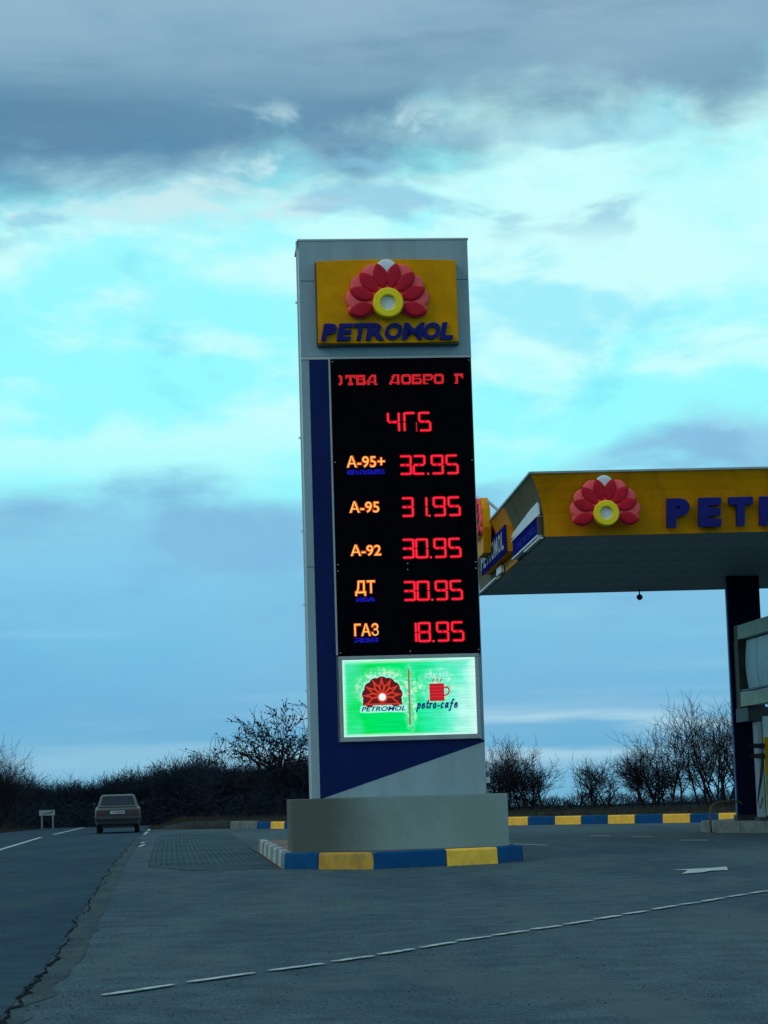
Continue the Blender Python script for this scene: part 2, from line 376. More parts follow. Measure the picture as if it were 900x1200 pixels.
def sheet(name, left, right, y0, y1, dz, material, step=1.5, jl=0., jr=0., kind='structure', nx=6):
    """ground-following strip between x=left(y) and x=right(y)"""
    m = MB(); y = y0; rows = []
    while y <= y1 + 1e-6:
        l, r = left(y), right(y)
        l += mnoise.noise((y * 1.7, 1, 0)) * jl + mnoise.noise((y * 6, 2, 0)) * jl * .5; r += mnoise.noise((y * 1.3, 5, 0)) * jr + mnoise.noise((y * 5, 6, 0)) * jr * .6
        rows.append([(l + (r - l) * i / nx, y, crest(y) + dz) for i in range(nx + 1)]); y += step
    k = nx + 1
    m.v = [p for r_ in rows for p in r_]; m.f = [(j * k + i, j * k + i + 1, (j + 1) * k + i + 1, (j + 1) * k + i) for j in range(len(rows) - 1) for i in range(nx)]
    return tag(m.build(name, material), kind=kind)
m = MB(); dd_ = [.129, .13, .35, .7, 1.1, 1.6, 2.2, 2.9, 3.6]; cols = [-8.0 + i * .4 for i in range(88)]
m.v = [(x, kerb_y(x) + d, ground_z(x, kerb_y(x) + d) + (.012 if d < 3 else -.02)) for x in cols for d in dd_]; nd_ = len(dd_)
m.v = [(a, b, -.05 if k % nd_ == 0 else c_) for k, (a, b, c_) in enumerate(m.v)]
m.f = [(i * nd_ + j, (i + 1) * nd_ + j, (i + 1) * nd_ + j + 1, i * nd_ + j + 1) for i in range(len(cols) - 1) for j in range(nd_ - 1)]
tag(m.build('verge', M['soil'], smooth=True), kind='structure')
rl = lambda y: interp(ROAD_L, y); rr = lambda y: interp(ROAD_R, y)
# forecourt: big asphalt apron up to the back kerb
m = MB(); cols = [-12.4 + i * 1.0 for i in range(0, 48)]; rows = []
for i, x in enumerate(cols):
    yb = min(kerb_y(x) - .05, 96)
    for j in range(41): rows.append((x, -20 + (yb + 20) * j / 40, -.004))
m.v = rows; m.f = [(i * 41 + j, (i + 1) * 41 + j, (i + 1) * 41 + j + 1, i * 41 + j + 1) for i in range(len(cols) - 1) for j in range(40)]
tag(m.build('forecourt', M['forecourt']), kind='structure')
sheet('road', lambda y: rl(y), lambda y: rr(y) + .02, -19.5, 320, .0, M['road'], 2.0)
sheet('road_shoulder', lambda y: rr(y) + .03, lambda y: rr(y) + .07 + .19 * sstep(8, 18, y), 4, 68, .0, M['shoulder'], .2, 0, .10, nx=3)
# joint between road and forecourt: a crumbled, dirt filled gap
m = MB(); vs = []; y = 5.
while y < 82:
    x = rr(y) + .05 + mnoise.noise((y * .5, 0, 3)) * .10 + mnoise.noise((y * 2.4, 0, 8)) * .05
    wd = .003 + .05 * abs(mnoise.noise((y * 3.1, 4, 1))) * (.35 + 1.6 * abs(mnoise.noise((y * .5, 7, 9))))
    wd *= .75 + 1.2 * sstep(20, 13, y)
    vs += [(x - wd + random.uniform(-.010, .010), y, .0045), (x + wd + random.uniform(-.010, .010), y, .0045)]; y += .06 + y * .003
m.add(vs, [(2 * i, 2 * i + 1, 2 * i + 3, 2 * i + 2) for i in range(len(vs) // 2 - 1)])
for _ in range(7):                                  # short side cracks
    y = random.uniform(11, 30); x = rr(y) + .05; a = random.uniform(-.5, .5); L = random.uniform(.06, .18); s = random.choice((1, 1, -1))
    m.add([(x, y, .0052), (x + s * L * cos(a), y + L * sin(a), .0052), (x, y + .025, .0052)], [(0, 1, 2)])
tag(m.build('road_crack', M['crack']), kind='structure')

# block paving strip
m = MB(); bed = MB()
PX0, PY0, PY1 = -7.6, 37.2, 74.
y = PY0
def pav_l(y): return rr(y) + .7 + (0 if y > 40 else (40 - y) * .25)
def pav_r(y): return -1.82 - (y - 36.4) * .095
bed_rows = []
while y < PY1:
    bed_rows += [(pav_l(y), y, .000), (pav_r(y), y, .000)]
    L = .20
    x = pav_l(y); 
    while x < pav_r(y) - .1:
        dz = random.uniform(-.001, .0015) + .004
        m.v += [(x + .009, y + .004, dz), (x + .101, y + .004, dz), (x + .101, y + L - .002, dz), (x + .009, y + L - .002, dz),
                (x + .006, y + .002, 0), (x + .104, y + .002, 0), (x + .104, y + L - .001, 0), (x + .006, y + L - .001, 0)]
        b = len(m.v) - 8; m.f += [(b, b + 1, b + 2, b + 3), (b + 4, b + 5, b + 1, b), (b + 5, b + 6, b + 2, b + 1), (b + 7, b + 4, b, b + 3), (b + 6, b + 7, b + 3, b + 2)]
        x += .11
    y += L
bed.add(bed_rows, [(2 * i, 2 * i + 1, 2 * i + 3, 2 * i + 2) for i in range(len(bed_rows) // 2 - 1)])
tag(bed.build('paving_bed', M['joint']), kind='structure')
tag(m.build('paving_blocks', M['paver']), kind='stuff')

# road and forecourt markings, each dash its own piece
def ragged(p, q, wd, z, n=10, j=.012, wdir=None):
    p = Vector(p); q = Vector(q); d = (q - p).normalized(); nrm = wdir or Vector((-d.y, d.x)); vs = []
    for i in range(n + 1):
        c_ = p.lerp(q, i / n); a = random.uniform(-j, j); b = random.uniform(-j, j)
        e = .55 if i in (0, n) else 1
        vs += [(c_.x - nrm.x * (wd / 2 * e + a), c_.y - nrm.y * (wd / 2 * e + a), z + crest(c_.y)), (c_.x + nrm.x * (wd / 2 * e + b), c_.y + nrm.y * (wd / 2 * e + b), z + crest(c_.y))]
    mm = MB(); mm.add(vs, [(2 * i, 2 * i + 1, 2 * i + 3, 2 * i + 2) for i in range(n)]); return mm
dl = tag(empty('dashed_line', (-1.8, 13.9, 0)), kind='structure')
dash_px = [((-1.82, 13.95), (-1.44, 14.6)), ((-1.36, 14.75), (-.98, 15.35)), ((-.88, 15.5), (-.52, 16.0)), ((-.46, 16.15), (-.18, 16.6)), ((-.13, 16.72), (.13, 17.2)), ((.18, 17.3), (.45, 17.83)), ((.49, 17.98), (.77, 18.4)), ((.80, 18.5), (1.1, 18.97)),
           ((1.14, 19.1), (1.43, 19.53)), ((1.47, 19.66), (1.74, 20.13)), ((1.79, 20.28), (2.07, 20.78)), ((2.12, 20.94), (2.4, 21.4)), ((2.46, 21.6), (2.76, 22.15)), ((2.81, 22.27), (3.06, 22.64)),
           ((3.10, 22.75), (3.4, 23.33)), ((3.45, 23.46), (3.74, 23.97)), ((3.79, 24.07), (4.07, 24.57)), ((4.12, 24.7), (4.4, 25.2)), ((4.46, 25.3), (4.74, 25.8)), ((4.8, 25.9), (5.1, 26.4))]
for p, q in dash_px:
    p = Vector(p) - Vector((-1.8, 13.9)); q = Vector(q) - Vector((-1.8, 13.9))
    ragged(p, q, .085, .010, wdir=Vector((.98, -.2))).build('dash', M['marking'], dl)
ln = tag(empty('lane_line'), kind='structure')
def polyline(name, pts, wd, z, parent, mt):
    vs = []
    for i, (x, y) in enumerate(pts):
        vs += [(x - wd / 2, y, z + crest(y)), (x + wd / 2, y, z + crest(y))]
    mm = MB(); mm.add(vs, [(2 * i, 2 * i + 1, 2 * i + 3, 2 * i + 2) for i in range(len(pts) - 1)]); return mm.build(name, mt, parent)
def lerp_pts(a, b, n=8): return [(a[0] + (b[0] - a[0]) * i / n, a[1] + (b[1] - a[1]) * i / n) for i in range(n + 1)]
polyline('line_dash', lerp_pts((-8.0, 36), (-10.22, 58.2)) + lerp_pts((-10.22, 58.2), (-12.05, 76.6))[1:], .14, .008, ln, M['marking'])
polyline('line_dash', lerp_pts((-12.45, 82), (-13.95, 101), 10), .14, .008, ln, M['marking'])
el = tag(empty('edge_line'), kind='structure')
for p, q in [((-6.38, 56.2), (-6.62, 59.5)), ((-6.85, 61), (-6.98, 62.5)), ((-8.35, 75), (-9.0, 82)), ((-9.1, 83.5), (-9.72, 89))]:
    ragged(p, q, .10, .012, 14, .03).build('line_dash', M['marking'], el)
fm = tag(empty('forecourt_markings'), kind='structure')
for p, q in [((2.30, 48.9), (3.18, 46.31)), ((4.72, 53.73), (5.14, 53.09)), ((5.47, 51.62), (5.91, 50.99)), ((6.0, 47.31), (6.53, 46.59))]:
    ragged(p, q, .42, .010, 8, .02, wdir=Vector((0, 1))).build('dash', M['marking'], fm)
ar = MB().add([(x, y, .010) for x, y in [(3.86, 31.2), (4.03, 30.9), (3.80, 29.75), (4.10, 30.05), (4.32, 30.55), (4.53, 30.55), (4.70, 31.8), (4.4, 31.5)]], [(0, 1, 7), (1, 4, 5, 6, 7), (2, 3, 4, 1)])
ar.build('arrow', M['marking'], fm)

# ------------------------------------------------------------------ kerbs
KH = .267
def stone(parent, p, q, material, wd=.16, h=KH, z0=-.03, inward=1, gap=.008, jit=.004):
    p = Vector((p[0], p[1])); q = Vector((q[0], q[1])); d = (q - p).normalized(); nrm = Vector((-d.y, d.x)) * inward
    p = p + d * gap; q = q - d * gap; p += nrm * random.uniform(-jit, jit); q += nrm * random.uniform(-jit, jit); h += random.uniform(-jit, jit)
    mm = MB(); ch = .028
    a = [(0, z0), (ch * .6, h - ch), (ch * 1.3, h), (wd, h), (wd, z0)]
    vs = [(p.x + nrm.x * s, p.y + nrm.y * s, z) for s, z in a] + [(q.x + nrm.x * s, q.y + nrm.y * s, z) for s, z in a]
    mm.add(vs, [(0, 1, 2, 3, 4), (9, 8, 7, 6, 5)] + [(i, i + 5, (i + 1) % 5 + 5, (i + 1) % 5) for i in range(5)])
    return mm.build('kerb_stone', material, parent, bevel=.008)
isl = tag(empty('sign_island', (0, 37, 0)), kind='structure')
O_ = Vector((0, 37))
A_, B_, C_, D_, E_ = [Vector(p) for p in ((-1.80, 36.42), (-.33, 35.16), (.84, 35.72), (1.68, 36.2), (2.13, 37.0))]
AB = A_.lerp(B_, .39)
# front edge: the photograph shows five painted lengths; the two long ones are two stones each
for p, q, mt in [(A_, AB, 'kerb_blue'), (AB, B_, 'kerb_old'), (B_, C_, 'kerb_blue'), (C_, D_, 'kerb_yellow'), (D_, E_, 'kerb_blue')]:
    stone(isl, p - O_, q - O_, M[mt])
F0 = Vector((-2.94, 48.5)); nS = 11
for i in range(nS):
    p = F0.lerp(A_, i / nS); q = F0.lerp(A_, (i + 1) / nS)
    stone(isl, p - O_, q - O_, M['kerb_white' if i % 2 else 'kerb_bare'])
G0 = E_ + Vector((UY.x, UY.y)) * 11.5
for i in range(11):
    p = E_.lerp(G0, i / 11); q = E_.lerp(G0, (i + 1) / 11); stone(isl, p - O_, q - O_, M['kerb_yellow' if i % 2 else 'kerb_blue'])
for i in range(4):
    p = G0.lerp(F0, i / 4); q = G0.lerp(F0, (i + 1) / 4); stone(isl, p - O_, q - O_, M['kerb_bare'])
top = MB(); poly = [A_, B_, C_, D_, E_, G0, F0]; cen = sum(poly, Vector((0, 0))) / len(poly)
inn = [p + (cen - p).normalized() * .14 - O_ for p in poly]
top.add([(p.x, p.y, KH - .03) for p in inn], [tuple(range(len(inn)))])
top.build('island_top', M['island_soil'], isl)
# little pebbles of earth around the foot of the plinth
peb = MB()
for _ in range(500):
    s = random.random(); a = A_.lerp(B_, min(1, s * 1.8)) if s < .55 else B_.lerp(E_, (s - .55) / .45)
    if s < .55: x, y = a.x + random.uniform(.1, .3), a.y + random.uniform(.12, .6)
    else: x, y = a.x - random.uniform(-.05, .2), a.y + random.uniform(.15, .5)
    r = random.uniform(.008, .03); z = KH - .03
    peb.add([(x - r, y - r, z), (x + r, y - r * .7, z), (x, y + r, z), (x, y, z + r)], [(0, 1, 3), (1, 2, 3), (2, 0, 3)])
peb.build('loose_earth', M['island_soil'], isl)['kind'] = 'stuff'

bk = tag(empty('back_kerb', (0, 75, 0)), kind='structure'); O2 = Vector((0, 75))
path = [Vector(p) for p in KERB_LINE]
def along(pts, lengths):
    out = []; i = 0; p = pts[0].copy()
    for L in lengths:
        q = p.copy(); rem = L
        while i < len(pts) - 1 and rem > 0:
            dd = (pts[i + 1] - q).length
            if dd > rem: q = q + (pts[i + 1] - q).normalized() * rem; rem = 0
            else: q = pts[i + 1].copy(); rem -= dd; i += 1
        out.append((p.copy(), q.copy())); p = q
    return out
# painted lengths visible beside the pylon match the photograph's block borders
def at_kerb(px):
    """x on the kerb line under the sight line px (a bearing measured on the photograph)"""
    best = min((abs((x / kerb_y(x)) * 2600 + 450 + 3.0 * 0 - px), x) for x in [(-8.4 + i * .02) for i in range(1700)]); return best[1]
bor = [259, 290, 305.5, 321.5, 339]
xs_l = [at_kerb(b + 1.6) for b in bor]
bor2 = [605, 635.6, 666.5, 697.5, 729, 760.6, 793, 825.6, 858]
xs_r = [at_kerb(b + 1.3) for b in bor2]
K = lambda x: Vector((x, kerb_y(x))) - O2
cols_l = ['kerb_bare', 'kerb_blue', 'kerb_yellow', 'kerb_blue']
for a, b, c_ in zip(xs_l, xs_l[1:], cols_l):
    if c_ == 'kerb_bare':
        mid = (a + b) / 2; stone(bk, K(a), K(mid), M[c_]); stone(bk, K(mid), K(b), M[c_])
    else: stone(bk, K(a), K(b), M[c_], h=.25)
n_mid = 8; xm = [xs_l[-1] + (xs_r[0] - xs_l[-1]) * i / n_mid for i in range(n_mid + 1)]
for i in range(n_mid): stone(bk, K(xm[i]), K(xm[i + 1]), M['kerb_yellow' if i % 2 == 0 and i < 7 or i == 7 else 'kerb_blue'])
for i, (a, b) in enumerate(zip(xs_r, xs_r[1:])): stone(bk, K(a), K(b), M['kerb_yellow' if i % 2 else 'kerb_blue'])
x = xs_r[-1]; i = 0
while x < 24:
    stone(bk, K(x), K(x + .95), M['kerb_blue' if i % 2 == 0 else 'kerb_yellow']); x += .95; i += 1
# pump island
pi_ = tag(empty('pump_island', (8, 53, 0)), kind='structure'); O3 = Vector((8, 53))
PI = [Vector(p) for p in ((7.70, 53.5), (9.1, 51.4), (10.2, 50.2), (11.4, 50.4), (11.0, 58.5), (9.4, 58.6), (7.55, 55.2))]
PIs = []
for a, b in zip(PI, PI[1:] + PI[:1]):
    n = max(1, round((b - a).length / 1.0))
    for i in range(n): stone(pi_, a.lerp(b, i / n) - O3, a.lerp(b, (i + 1) / n) - O3, M['kerb_bare'])
cen = sum(PI, Vector((0, 0))) / len(PI)
t_ = MB().add([(*(p + (cen - p).normalized() * .14 - O3), KH - .012) for p in PI], [tuple(range(len(PI)))]); t_.build('island_top', M['kerb_bare'], pi_)

# ------------------------------------------------------------------ flower emblem (shared)
def emblem(parent, cx, cz, y, s=1., m_lobe='lobe', m_petal='petal', rx=lambda p: p):
    """scalloped half flower: nine pillow lobes, eight raised petals, ring with white centre; total width 1.5*s"""
    def pillow(ax, az, rad, ang, ra, rb, th, y0, name, mt, lens=0.):
        mm = MB(); k = 20; prof = [(1.0, 0), (1.0, .55), (.95, .80), (.84, .93), (.5, .99), (.0, 1.)]
        ca, sa = cos(ang), sin(ang)
        def fn(px_, py_, pz_):
            u_, v_ = px_ * ra, py_ * rb * (1 - lens * px_ * px_)
            return rx((ax + (u_ * ca - v_ * sa), y0 - pz_ * th, az + (u_ * sa + v_ * ca)))
        mm.lathe(prof, k, fn); return mm.build(name, mt, parent, smooth=True)
    for i in range(9):
        a = radians([193, 172, 146, 118, 90, 62, 34, 8, -13][i]); R_ = [.47, .50, .50, .51, .545, .51, .50, .50, .47][i] * s; sm = .80 if i in (0, 8) else 1.
        mt = M['white_plastic'] if i == 4 else M[m_lobe]
        pillow(cx + cos(a) * R_ * 1.0, cz + .035 * s + sin(a) * R_ * .98, 0, a, .24 * s, .215 * sm * s, (.085 + (i % 2) * .012) * s, y, 'lobe', mt)
    pillow(cx, cz + .1 * s, 0, 0, .42 * s, .30 * s, .10 * s, y, 'backing', M[m_lobe])
    for i in range(8):
        a = radians(192 - i * (204 / 7)) if False else radians([193, 160, 132, 104, 76, 48, 20, -13][i])
        R_ = .475 * s
        pillow(cx + cos(a) * R_, cz + .01 * s + sin(a) * R_ * 1.05, 0, a, .228 * s, .128 * s, .06 * s, y - .078 * s, 'petal', M[m_petal], .42)
    k = 28; mm = MB(); prof = [(.265, 0), (.265, .2), (.245, .225), (.15, .225), (.13, .2), (.13, .12)]
    mm.lathe([(r * s, d * s) for r, d in prof], k, lambda a, b, c_: rx((cx + a, y - c_, cz + b))); mm.build('ring', M['ring'], parent, smooth=False)
    mm = MB(); mm.lathe([(.0, .15 * s), (.131 * s, .15 * s)], k, lambda a, b, c_: rx((cx + a, y - c_, cz + b))); mm.build('centre', M['white_plastic'], parent)

# ------------------------------------------------------------------ price pylon
OX = Vector((-1.705, 37.248, 0)) + UX * .40
py = empty('price_pylon', OX, YAW)
tag(py, 'tall grey price pylon with yellow flower sign, red price digits and green light box', 'price sign')
W, PB, PT, DP = 2.875, 1.118, 10.64, 1.15
# plinth
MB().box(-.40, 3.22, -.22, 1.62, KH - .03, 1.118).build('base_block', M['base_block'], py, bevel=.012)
MB().box(.015, W - .015, .04, DP - .04, PB, PT - .02).build('core', M['metal_grey'], py)
for z0, z1 in ((PB + .003, 2.55), (2.56, 5.6), (5.61, 8.3), (8.31, PT)):
    MB().box(-.02, .012, .03, DP, z0, z1).build('side_panel', M['cladding_edge'], py)
    MB().box(W - .012, W + .02, .03, DP, z0, z1).build('side_panel', M['cladding'], py)
# front face: separate cladding panels
for x0, x1, z0, z1 in ((-.03, W + .02, 8.62, 9.93), (-.03, W + .02, 9.94, PT), (-.03, .105, 5.005, 8.61), (-.03, .105, PB + .003, 4.995), (2.82, W + .02, 2.02, 3.475)):
    MB().box(x0, x1, -.0, .04, z0, z1).build('front_panel', M['cladding'], py, bevel=.004)
mm = MB(); mm.prism([(.14, 1.121), (W + .02, 1.121), (W + .02, 1.99)], lambda p, q, t: (p, t, q), -.0, .04); mm.build('front_panel', M['cladding'], py)
mm = MB(); mm.prism([(.11, 1.121), (.137, 1.121), (W + .02, 1.995), (W + .02, 2.015), (2.817, 2.04), (.43, 2.04), (.43, 8.56), (.11, 8.56)], lambda p, q, t: (p, t, q), -.006, .035); mm.build('blue_panel', M['navy'], py)
MB().box(-.03, W + .02, -.012, .03, 8.563, 8.612).build('trim', M['cladding_edge'], py)
MB().box(.432, .462, -.035, .03, 3.5, 8.558).build('trim', M['cladding_edge'], py)
MB().box(-.05, W + .035, -.012, DP, PT + .002, PT + .03).build('top_trim', M['cladding_edge'], py)
MB().box(-.075, -.05, .0, .05, PB + .003, PT).build('edge_strip', M['cladding_edge'], py)
for z in (9.55, 7.2, 5.6, 4.35, 2.9):
    MB().box(-.105, -.076, .0, .035, z, z + .03).build('bracket', M['white_plastic'], py)
MB().box(W + .02, W + .09, .05, .14, 1.3, 1.40).build('socket_box', M['white_plastic'], py)

# logo sign box, its face very slightly bowed
sg = empty('logo_sign'); sg.parent = py
n = 12; pts = []
def bow(t): return -.17 - .035 * (1 - (2 * t - 1) ** 2)
mm = MB(); x0, x1, z0, z1 = .26, 2.665, 8.81, 10.24
vs = []
for i in range(n + 1):
    x = x0 + (x1 - x0) * i / n; sg_ = -.018 * (1 - (2 * i / n - 1) ** 2); yv = bow(i / n)
    vs += [(x, yv, z0 - sg_ * -1.0), (x, yv, z1 - sg_), (x, -.002, z0 - .0), (x, -.002, z1 - .0)]
fs = []
for i in range(n):
    a = i * 4; b = a + 4; fs += [(a, b, b + 1, a + 1), (a + 1, b + 1, b + 3, a + 3), (a + 2, a, b, b + 2)[::-1]]
fs += [(0, 1, 3, 2), (n * 4, n * 4 + 2, n * 4 + 3, n * 4 + 1)]
mm.add(vs, fs); mm.build('sign_face', M['yellow'], sg, bevel=.01)
MB().box(x0 - .012, x1 + .012, -.15, -.0015, z0 - .035, z0 - .003).build('sign_frame', M['brown_edge'], sg)
MB().box(x0 - .02, x0 - .004, -.15, -.0015, z0, z1 - .01).build('sign_frame', M['brown_edge'], sg)
emblem(sg, 1.455, 9.455, -.21, .98)
def bold_word(parent, word, x0, x1, z0, z1, y, t, material, widths, shear=.0, bold=.035, name='letter', gap=.12):
    tot = sum(widths[c_] for c_ in word) + gap * (len(word) - 1); u_ = (x1 - x0) / tot; x = x0
    for c_ in word:
        me = text_mesh(c_, 1., bold, 0, .1 if t else 0); me.materials.clear(); me.materials.append(material)
        fit_mesh(me, 0, widths[c_] * u_, 0, z1 - z0, 0, t)
        if shear:
            for v in me.vertices: v.co.x += v.co.z * shear
        o = link(name, me, parent); o.location = (x, y, z0); x += (widths[c_] + gap) * u_
LW = {'P': .62, 'E': .62, 'T': .64, 'R': .70, 'O': .76, 'M': .82, 'L': .56}
for ch, a, b in zip('PETROMOL', (.321, .585, .835, 1.080, 1.385, 1.700, 2.045, 2.350), (.595, .860, 1.130, 1.440, 1.725, 2.085, 2.375, 2.615)):
    me = text_mesh(ch, 1., .02 if ch == 'M' else .05, 0, .1); me.materials.clear(); me.materials.append(M['letter_blue']); fit_mesh(me, 0, b - a - .040, 0, .30, 0, .05)
    for v in me.vertices: v.co.x += v.co.z * .2
    link('letter', me, sg, None, (a - .018, -.245, 8.838))

# display boards (two black modules)
bd = []
for z0, z1 in ((4.972, 8.555), (3.485, 4.966)):
    o = MB().box(.466, 2.872, -.07, .03, z0, z1).build('display_board', M['board_black'], py); bd.append(o)
    for sx in (.50, 1.68, 2.84):
        for sz in ((z0 + .05, z1 - .05) if z0 < 4.9 else (z0 + .05, z0 + 1.8, z1 - .05)):
            if sx == 1.68 and sz > 5.5: continue
            mm = MB(); mm.lathe([(0, .006), (.008, .006), (.011, 0)], 8, lambda a, b, c_: (sx + a, -.0705 - c_, sz + b)); mm.build('screw', M['cladding_edge'], o)
YF = -.0745
def disc(mm, x, z, r, y=YF, k=8, sx=1.):
    mm.add([(x + r * sx * cos(2 * pi * i / k), y, z + r * sin(2 * pi * i / k)) for i in range(k)], [tuple(range(k))])
SEG = {'a': ((0, 1), (1, 1)), 'b': ((1, 1), (1, .5)), 'c': ((1, .5), (1, 0)), 'd': ((0, 0), (1, 0)), 'e': ((0, .5), (0, 0)), 'f': ((0, 1), (0, .5)), 'g': ((0, .5), (1, .5))}
DIG = {'0': 'abcdef', '1': 'bc', '2': 'abged', '3': 'abgcd', '4': 'fgbc', '5': 'afgcd', '8': 'abcdefg', '9': 'abcdfg', 'G': 'afe', '-': 'g'}
def digit(parent, ch, x, z, wd=.185, h=.335, name='digit', dim=''):
    body = MB(); mm = MB(); k = 0  # body: dim red halo around the lit points, built as glowing strips
    for s in DIG[ch]:
        (ax, az), (bx, bz) = SEG[s]; hor = az == bz; nn = 5 if hor else 5
        off = (-.016 if az == 1 else .016 if az == 0 else 0) if hor else 0
        xa, xb, za, zb = x + ax * wd, x + bx * wd, z + az * h + off, z + bz * h + off
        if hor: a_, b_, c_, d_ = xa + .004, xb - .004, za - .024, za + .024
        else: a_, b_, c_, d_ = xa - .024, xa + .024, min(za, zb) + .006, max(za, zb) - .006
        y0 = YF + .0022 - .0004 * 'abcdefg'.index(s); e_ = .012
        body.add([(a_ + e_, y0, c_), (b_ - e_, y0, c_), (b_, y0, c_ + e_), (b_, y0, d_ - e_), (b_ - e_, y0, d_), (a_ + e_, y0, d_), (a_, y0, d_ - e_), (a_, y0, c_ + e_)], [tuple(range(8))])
        for i in range(nn):
            t = (i + .7) / (nn + .4)
            disc(mm, xa + (xb - xa) * t, za + (zb - za) * t, .0145, YF - .0006 * (k % 3), k=7); k += 1
    o = body.build(name, M['led_halo'], parent); mm.build('led_points', M['led'], parent)
    return o
def number(parent, s, z, xs_):
    for ch, x in zip(s, xs_): digit(parent, ch, x, z)
    mm = MB(); disc(mm, 2.078, z + .012, .019); mm.build('decimal_point', M['led'], parent)
XS = (1.60, 1.835, 2.145, 2.40)
number(bd[0], '3295', 6.535, XS); number(bd[0], '3195', 5.815, [x + .012 for x in XS]); number(bd[0], '3095', 5.105, XS)
number(bd[1], '3095', 4.385, XS); number(bd[1], '1895', 3.685, XS)
digit(bd[0], '4', 1.42, 7.28); digit(bd[0], 'G', 1.70, 7.28); digit(bd[0], '5', 1.955, 7.28)
mm = MB(); [disc(mm, 1.90 + .006, 7.29 + i * .034, .014) for i in range(5)]; mm.build('digit', M['led_dim'], bd[0])

ROWS = {
 'S': ["11....", "111...", ".11...", ".11...", ".11...", ".11...", "111...", "11...."],
 'T': ["11111111", "11111111", "1..11..1", "...11...", "...11...", "...11...", "..1111..", "..1111.."],
 'B': ["1111111.", "1111111.", "11...11.", "1111111.", "11...11.", "11...111", "11111111", "1111111."],
 'A': ["...1111.", "..11111.", ".11..11.", ".11..11.", "11...11.", "1111111.", "11...11.", "11...111"],
 'D': ["...11111", "..111.11", "..11..11", "..11..11", ".11...11", ".11...11", "11111111", "11....11"],
 'O': [".111111.", "11111111", "11....11", "11....11", "11....11", "11....11", "11111111", ".111111."],
 'b': ["1111111.", "1111111.", "11......", "1111111.", "11....11", "11....11", "11111111", "1111111."],
 'R': ["1111111.", "11111111", "11....11", "11....11", "1111111.", "11......", "11......", "1111...."],
 'g': ["1111111.", "1111111.", ".11..11.", ".11...1.", ".11.....", ".11.....", ".11.....", "111....."],
}
for ch, x in (('S', .605), ('T', .72), ('B', .905), ('A', 1.095), ('D', 1.47), ('O', 1.675), ('b', 1.86), ('R', 2.05), ('O', 2.235), ('g', 2.59)):
    mm = MB(); ps = .0222
    for r, row in enumerate(ROWS[ch]):
        for i, b in enumerate(row):
            if b == '1': cx = x + i * ps; cz = 8.262 - r * ps; hh = ps * .41; mm.add([(cx - hh, YF, cz - hh), (cx + hh, YF, cz - hh), (cx + hh, YF, cz + hh), (cx - hh, YF, cz + hh)], [(0, 1, 2, 3)])
    mm.build('led_character', M['led_row'], bd[0])
def label_text(parent, s, x0, x1, z0, z1, mt='led_orange', bold=.0):
    me = text_mesh(s, 1., .05); me.materials.clear(); me.materials.append(M['led_amber']); fit_mesh(me, x0 - .008, x1 + .008, z0 - .008, z1 + .008, YF + .0015)  # halo around the letters, built as a wider amber copy behind them
    link('label_halo', me, parent)
    me = text_mesh(s, 1., bold); me.materials.clear(); me.materials.append(M[mt]); fit_mesh(me, x0, x1, z0, z1, YF)
    link('fuel_label', me, parent)
label_text(bd[0], 'А-95+', .695, 1.345, 6.675, 6.875)
label_text(bd[0], 'А-95', .72, 1.225, 5.90, 6.095)
label_text(bd[0], 'А-92', .72, 1.235, 5.165, 5.355)
label_text(bd[1], 'ДТ', .78, 1.115, 4.49, 4.745)
label_text(bd[1], 'ГАЗ', .745, 1.155, 3.81, 4.02)
def blue_row(parent, x0, x1, z0, z1):
    mm = MB(); ps = .017; x = x0; 
    while x < x1:
        for j in range(5):
            if random.random() < .72: z = z0 + (z1 - z0) * (j + .5) / 5; disc(mm, x, z, .0075, k=6)
        x += ps
    mm.build('led_subtitle', M['led_blue'], parent)
blue_row(bd[0], .70, 1.345, 6.555, 6.64); blue_row(bd[1], .80, 1.11, 4.385, 4.46); blue_row(bd[1], .745, 1.15, 3.70, 3.78)

# light box
lb = empty('light_box'); lb.parent = py
for a in ((.462, 2.835, 3.415, 3.475), (.462, 2.835, 2.045, 2.125), (.462, .525, 2.128, 3.412), (2.772, 2.835, 2.128, 3.412)):
    MB().box(a[0], a[1], -.075, .03, a[2], a[3]).build('box_frame', M['metal_grey'], lb, bevel=.006)
gm = bpy.data.materials.new('light_panel'); gm.use_nodes = True; t = NT(gm.node_tree); gm.node_tree.nodes.clear()
ov = t.n('ShaderNodeTexCoord').outputs['Object']; sp = t.n('ShaderNodeSeparateXYZ'); t.put(sp.inputs[0], ov); px_, _, pz_ = sp.outputs
nz = t.noise(ov, 2.2, 4, .5); nf = t.noise(ov, 16, 3, .6); ns = t.noise(t.vmul(ov, 1.2, 1, 26), 1.5, 3, .5)
cc = t.ramp(t.m('ADD', t.m('MULTIPLY', t.m('SUBTRACT', px_, .5), .44), t.m('MULTIPLY', t.m('SUBTRACT', nz, .5), .5)), [
    (0., (.06, .86, .42, 1)), (.18, (.0, .80, .12, 1)), (.5, (.0, .82, .18, 1)), (.68, (.03, .86, .42, 1)), (.86, (.18, .92, .66, 1)), (1., (.5, 1, .88, 1))])
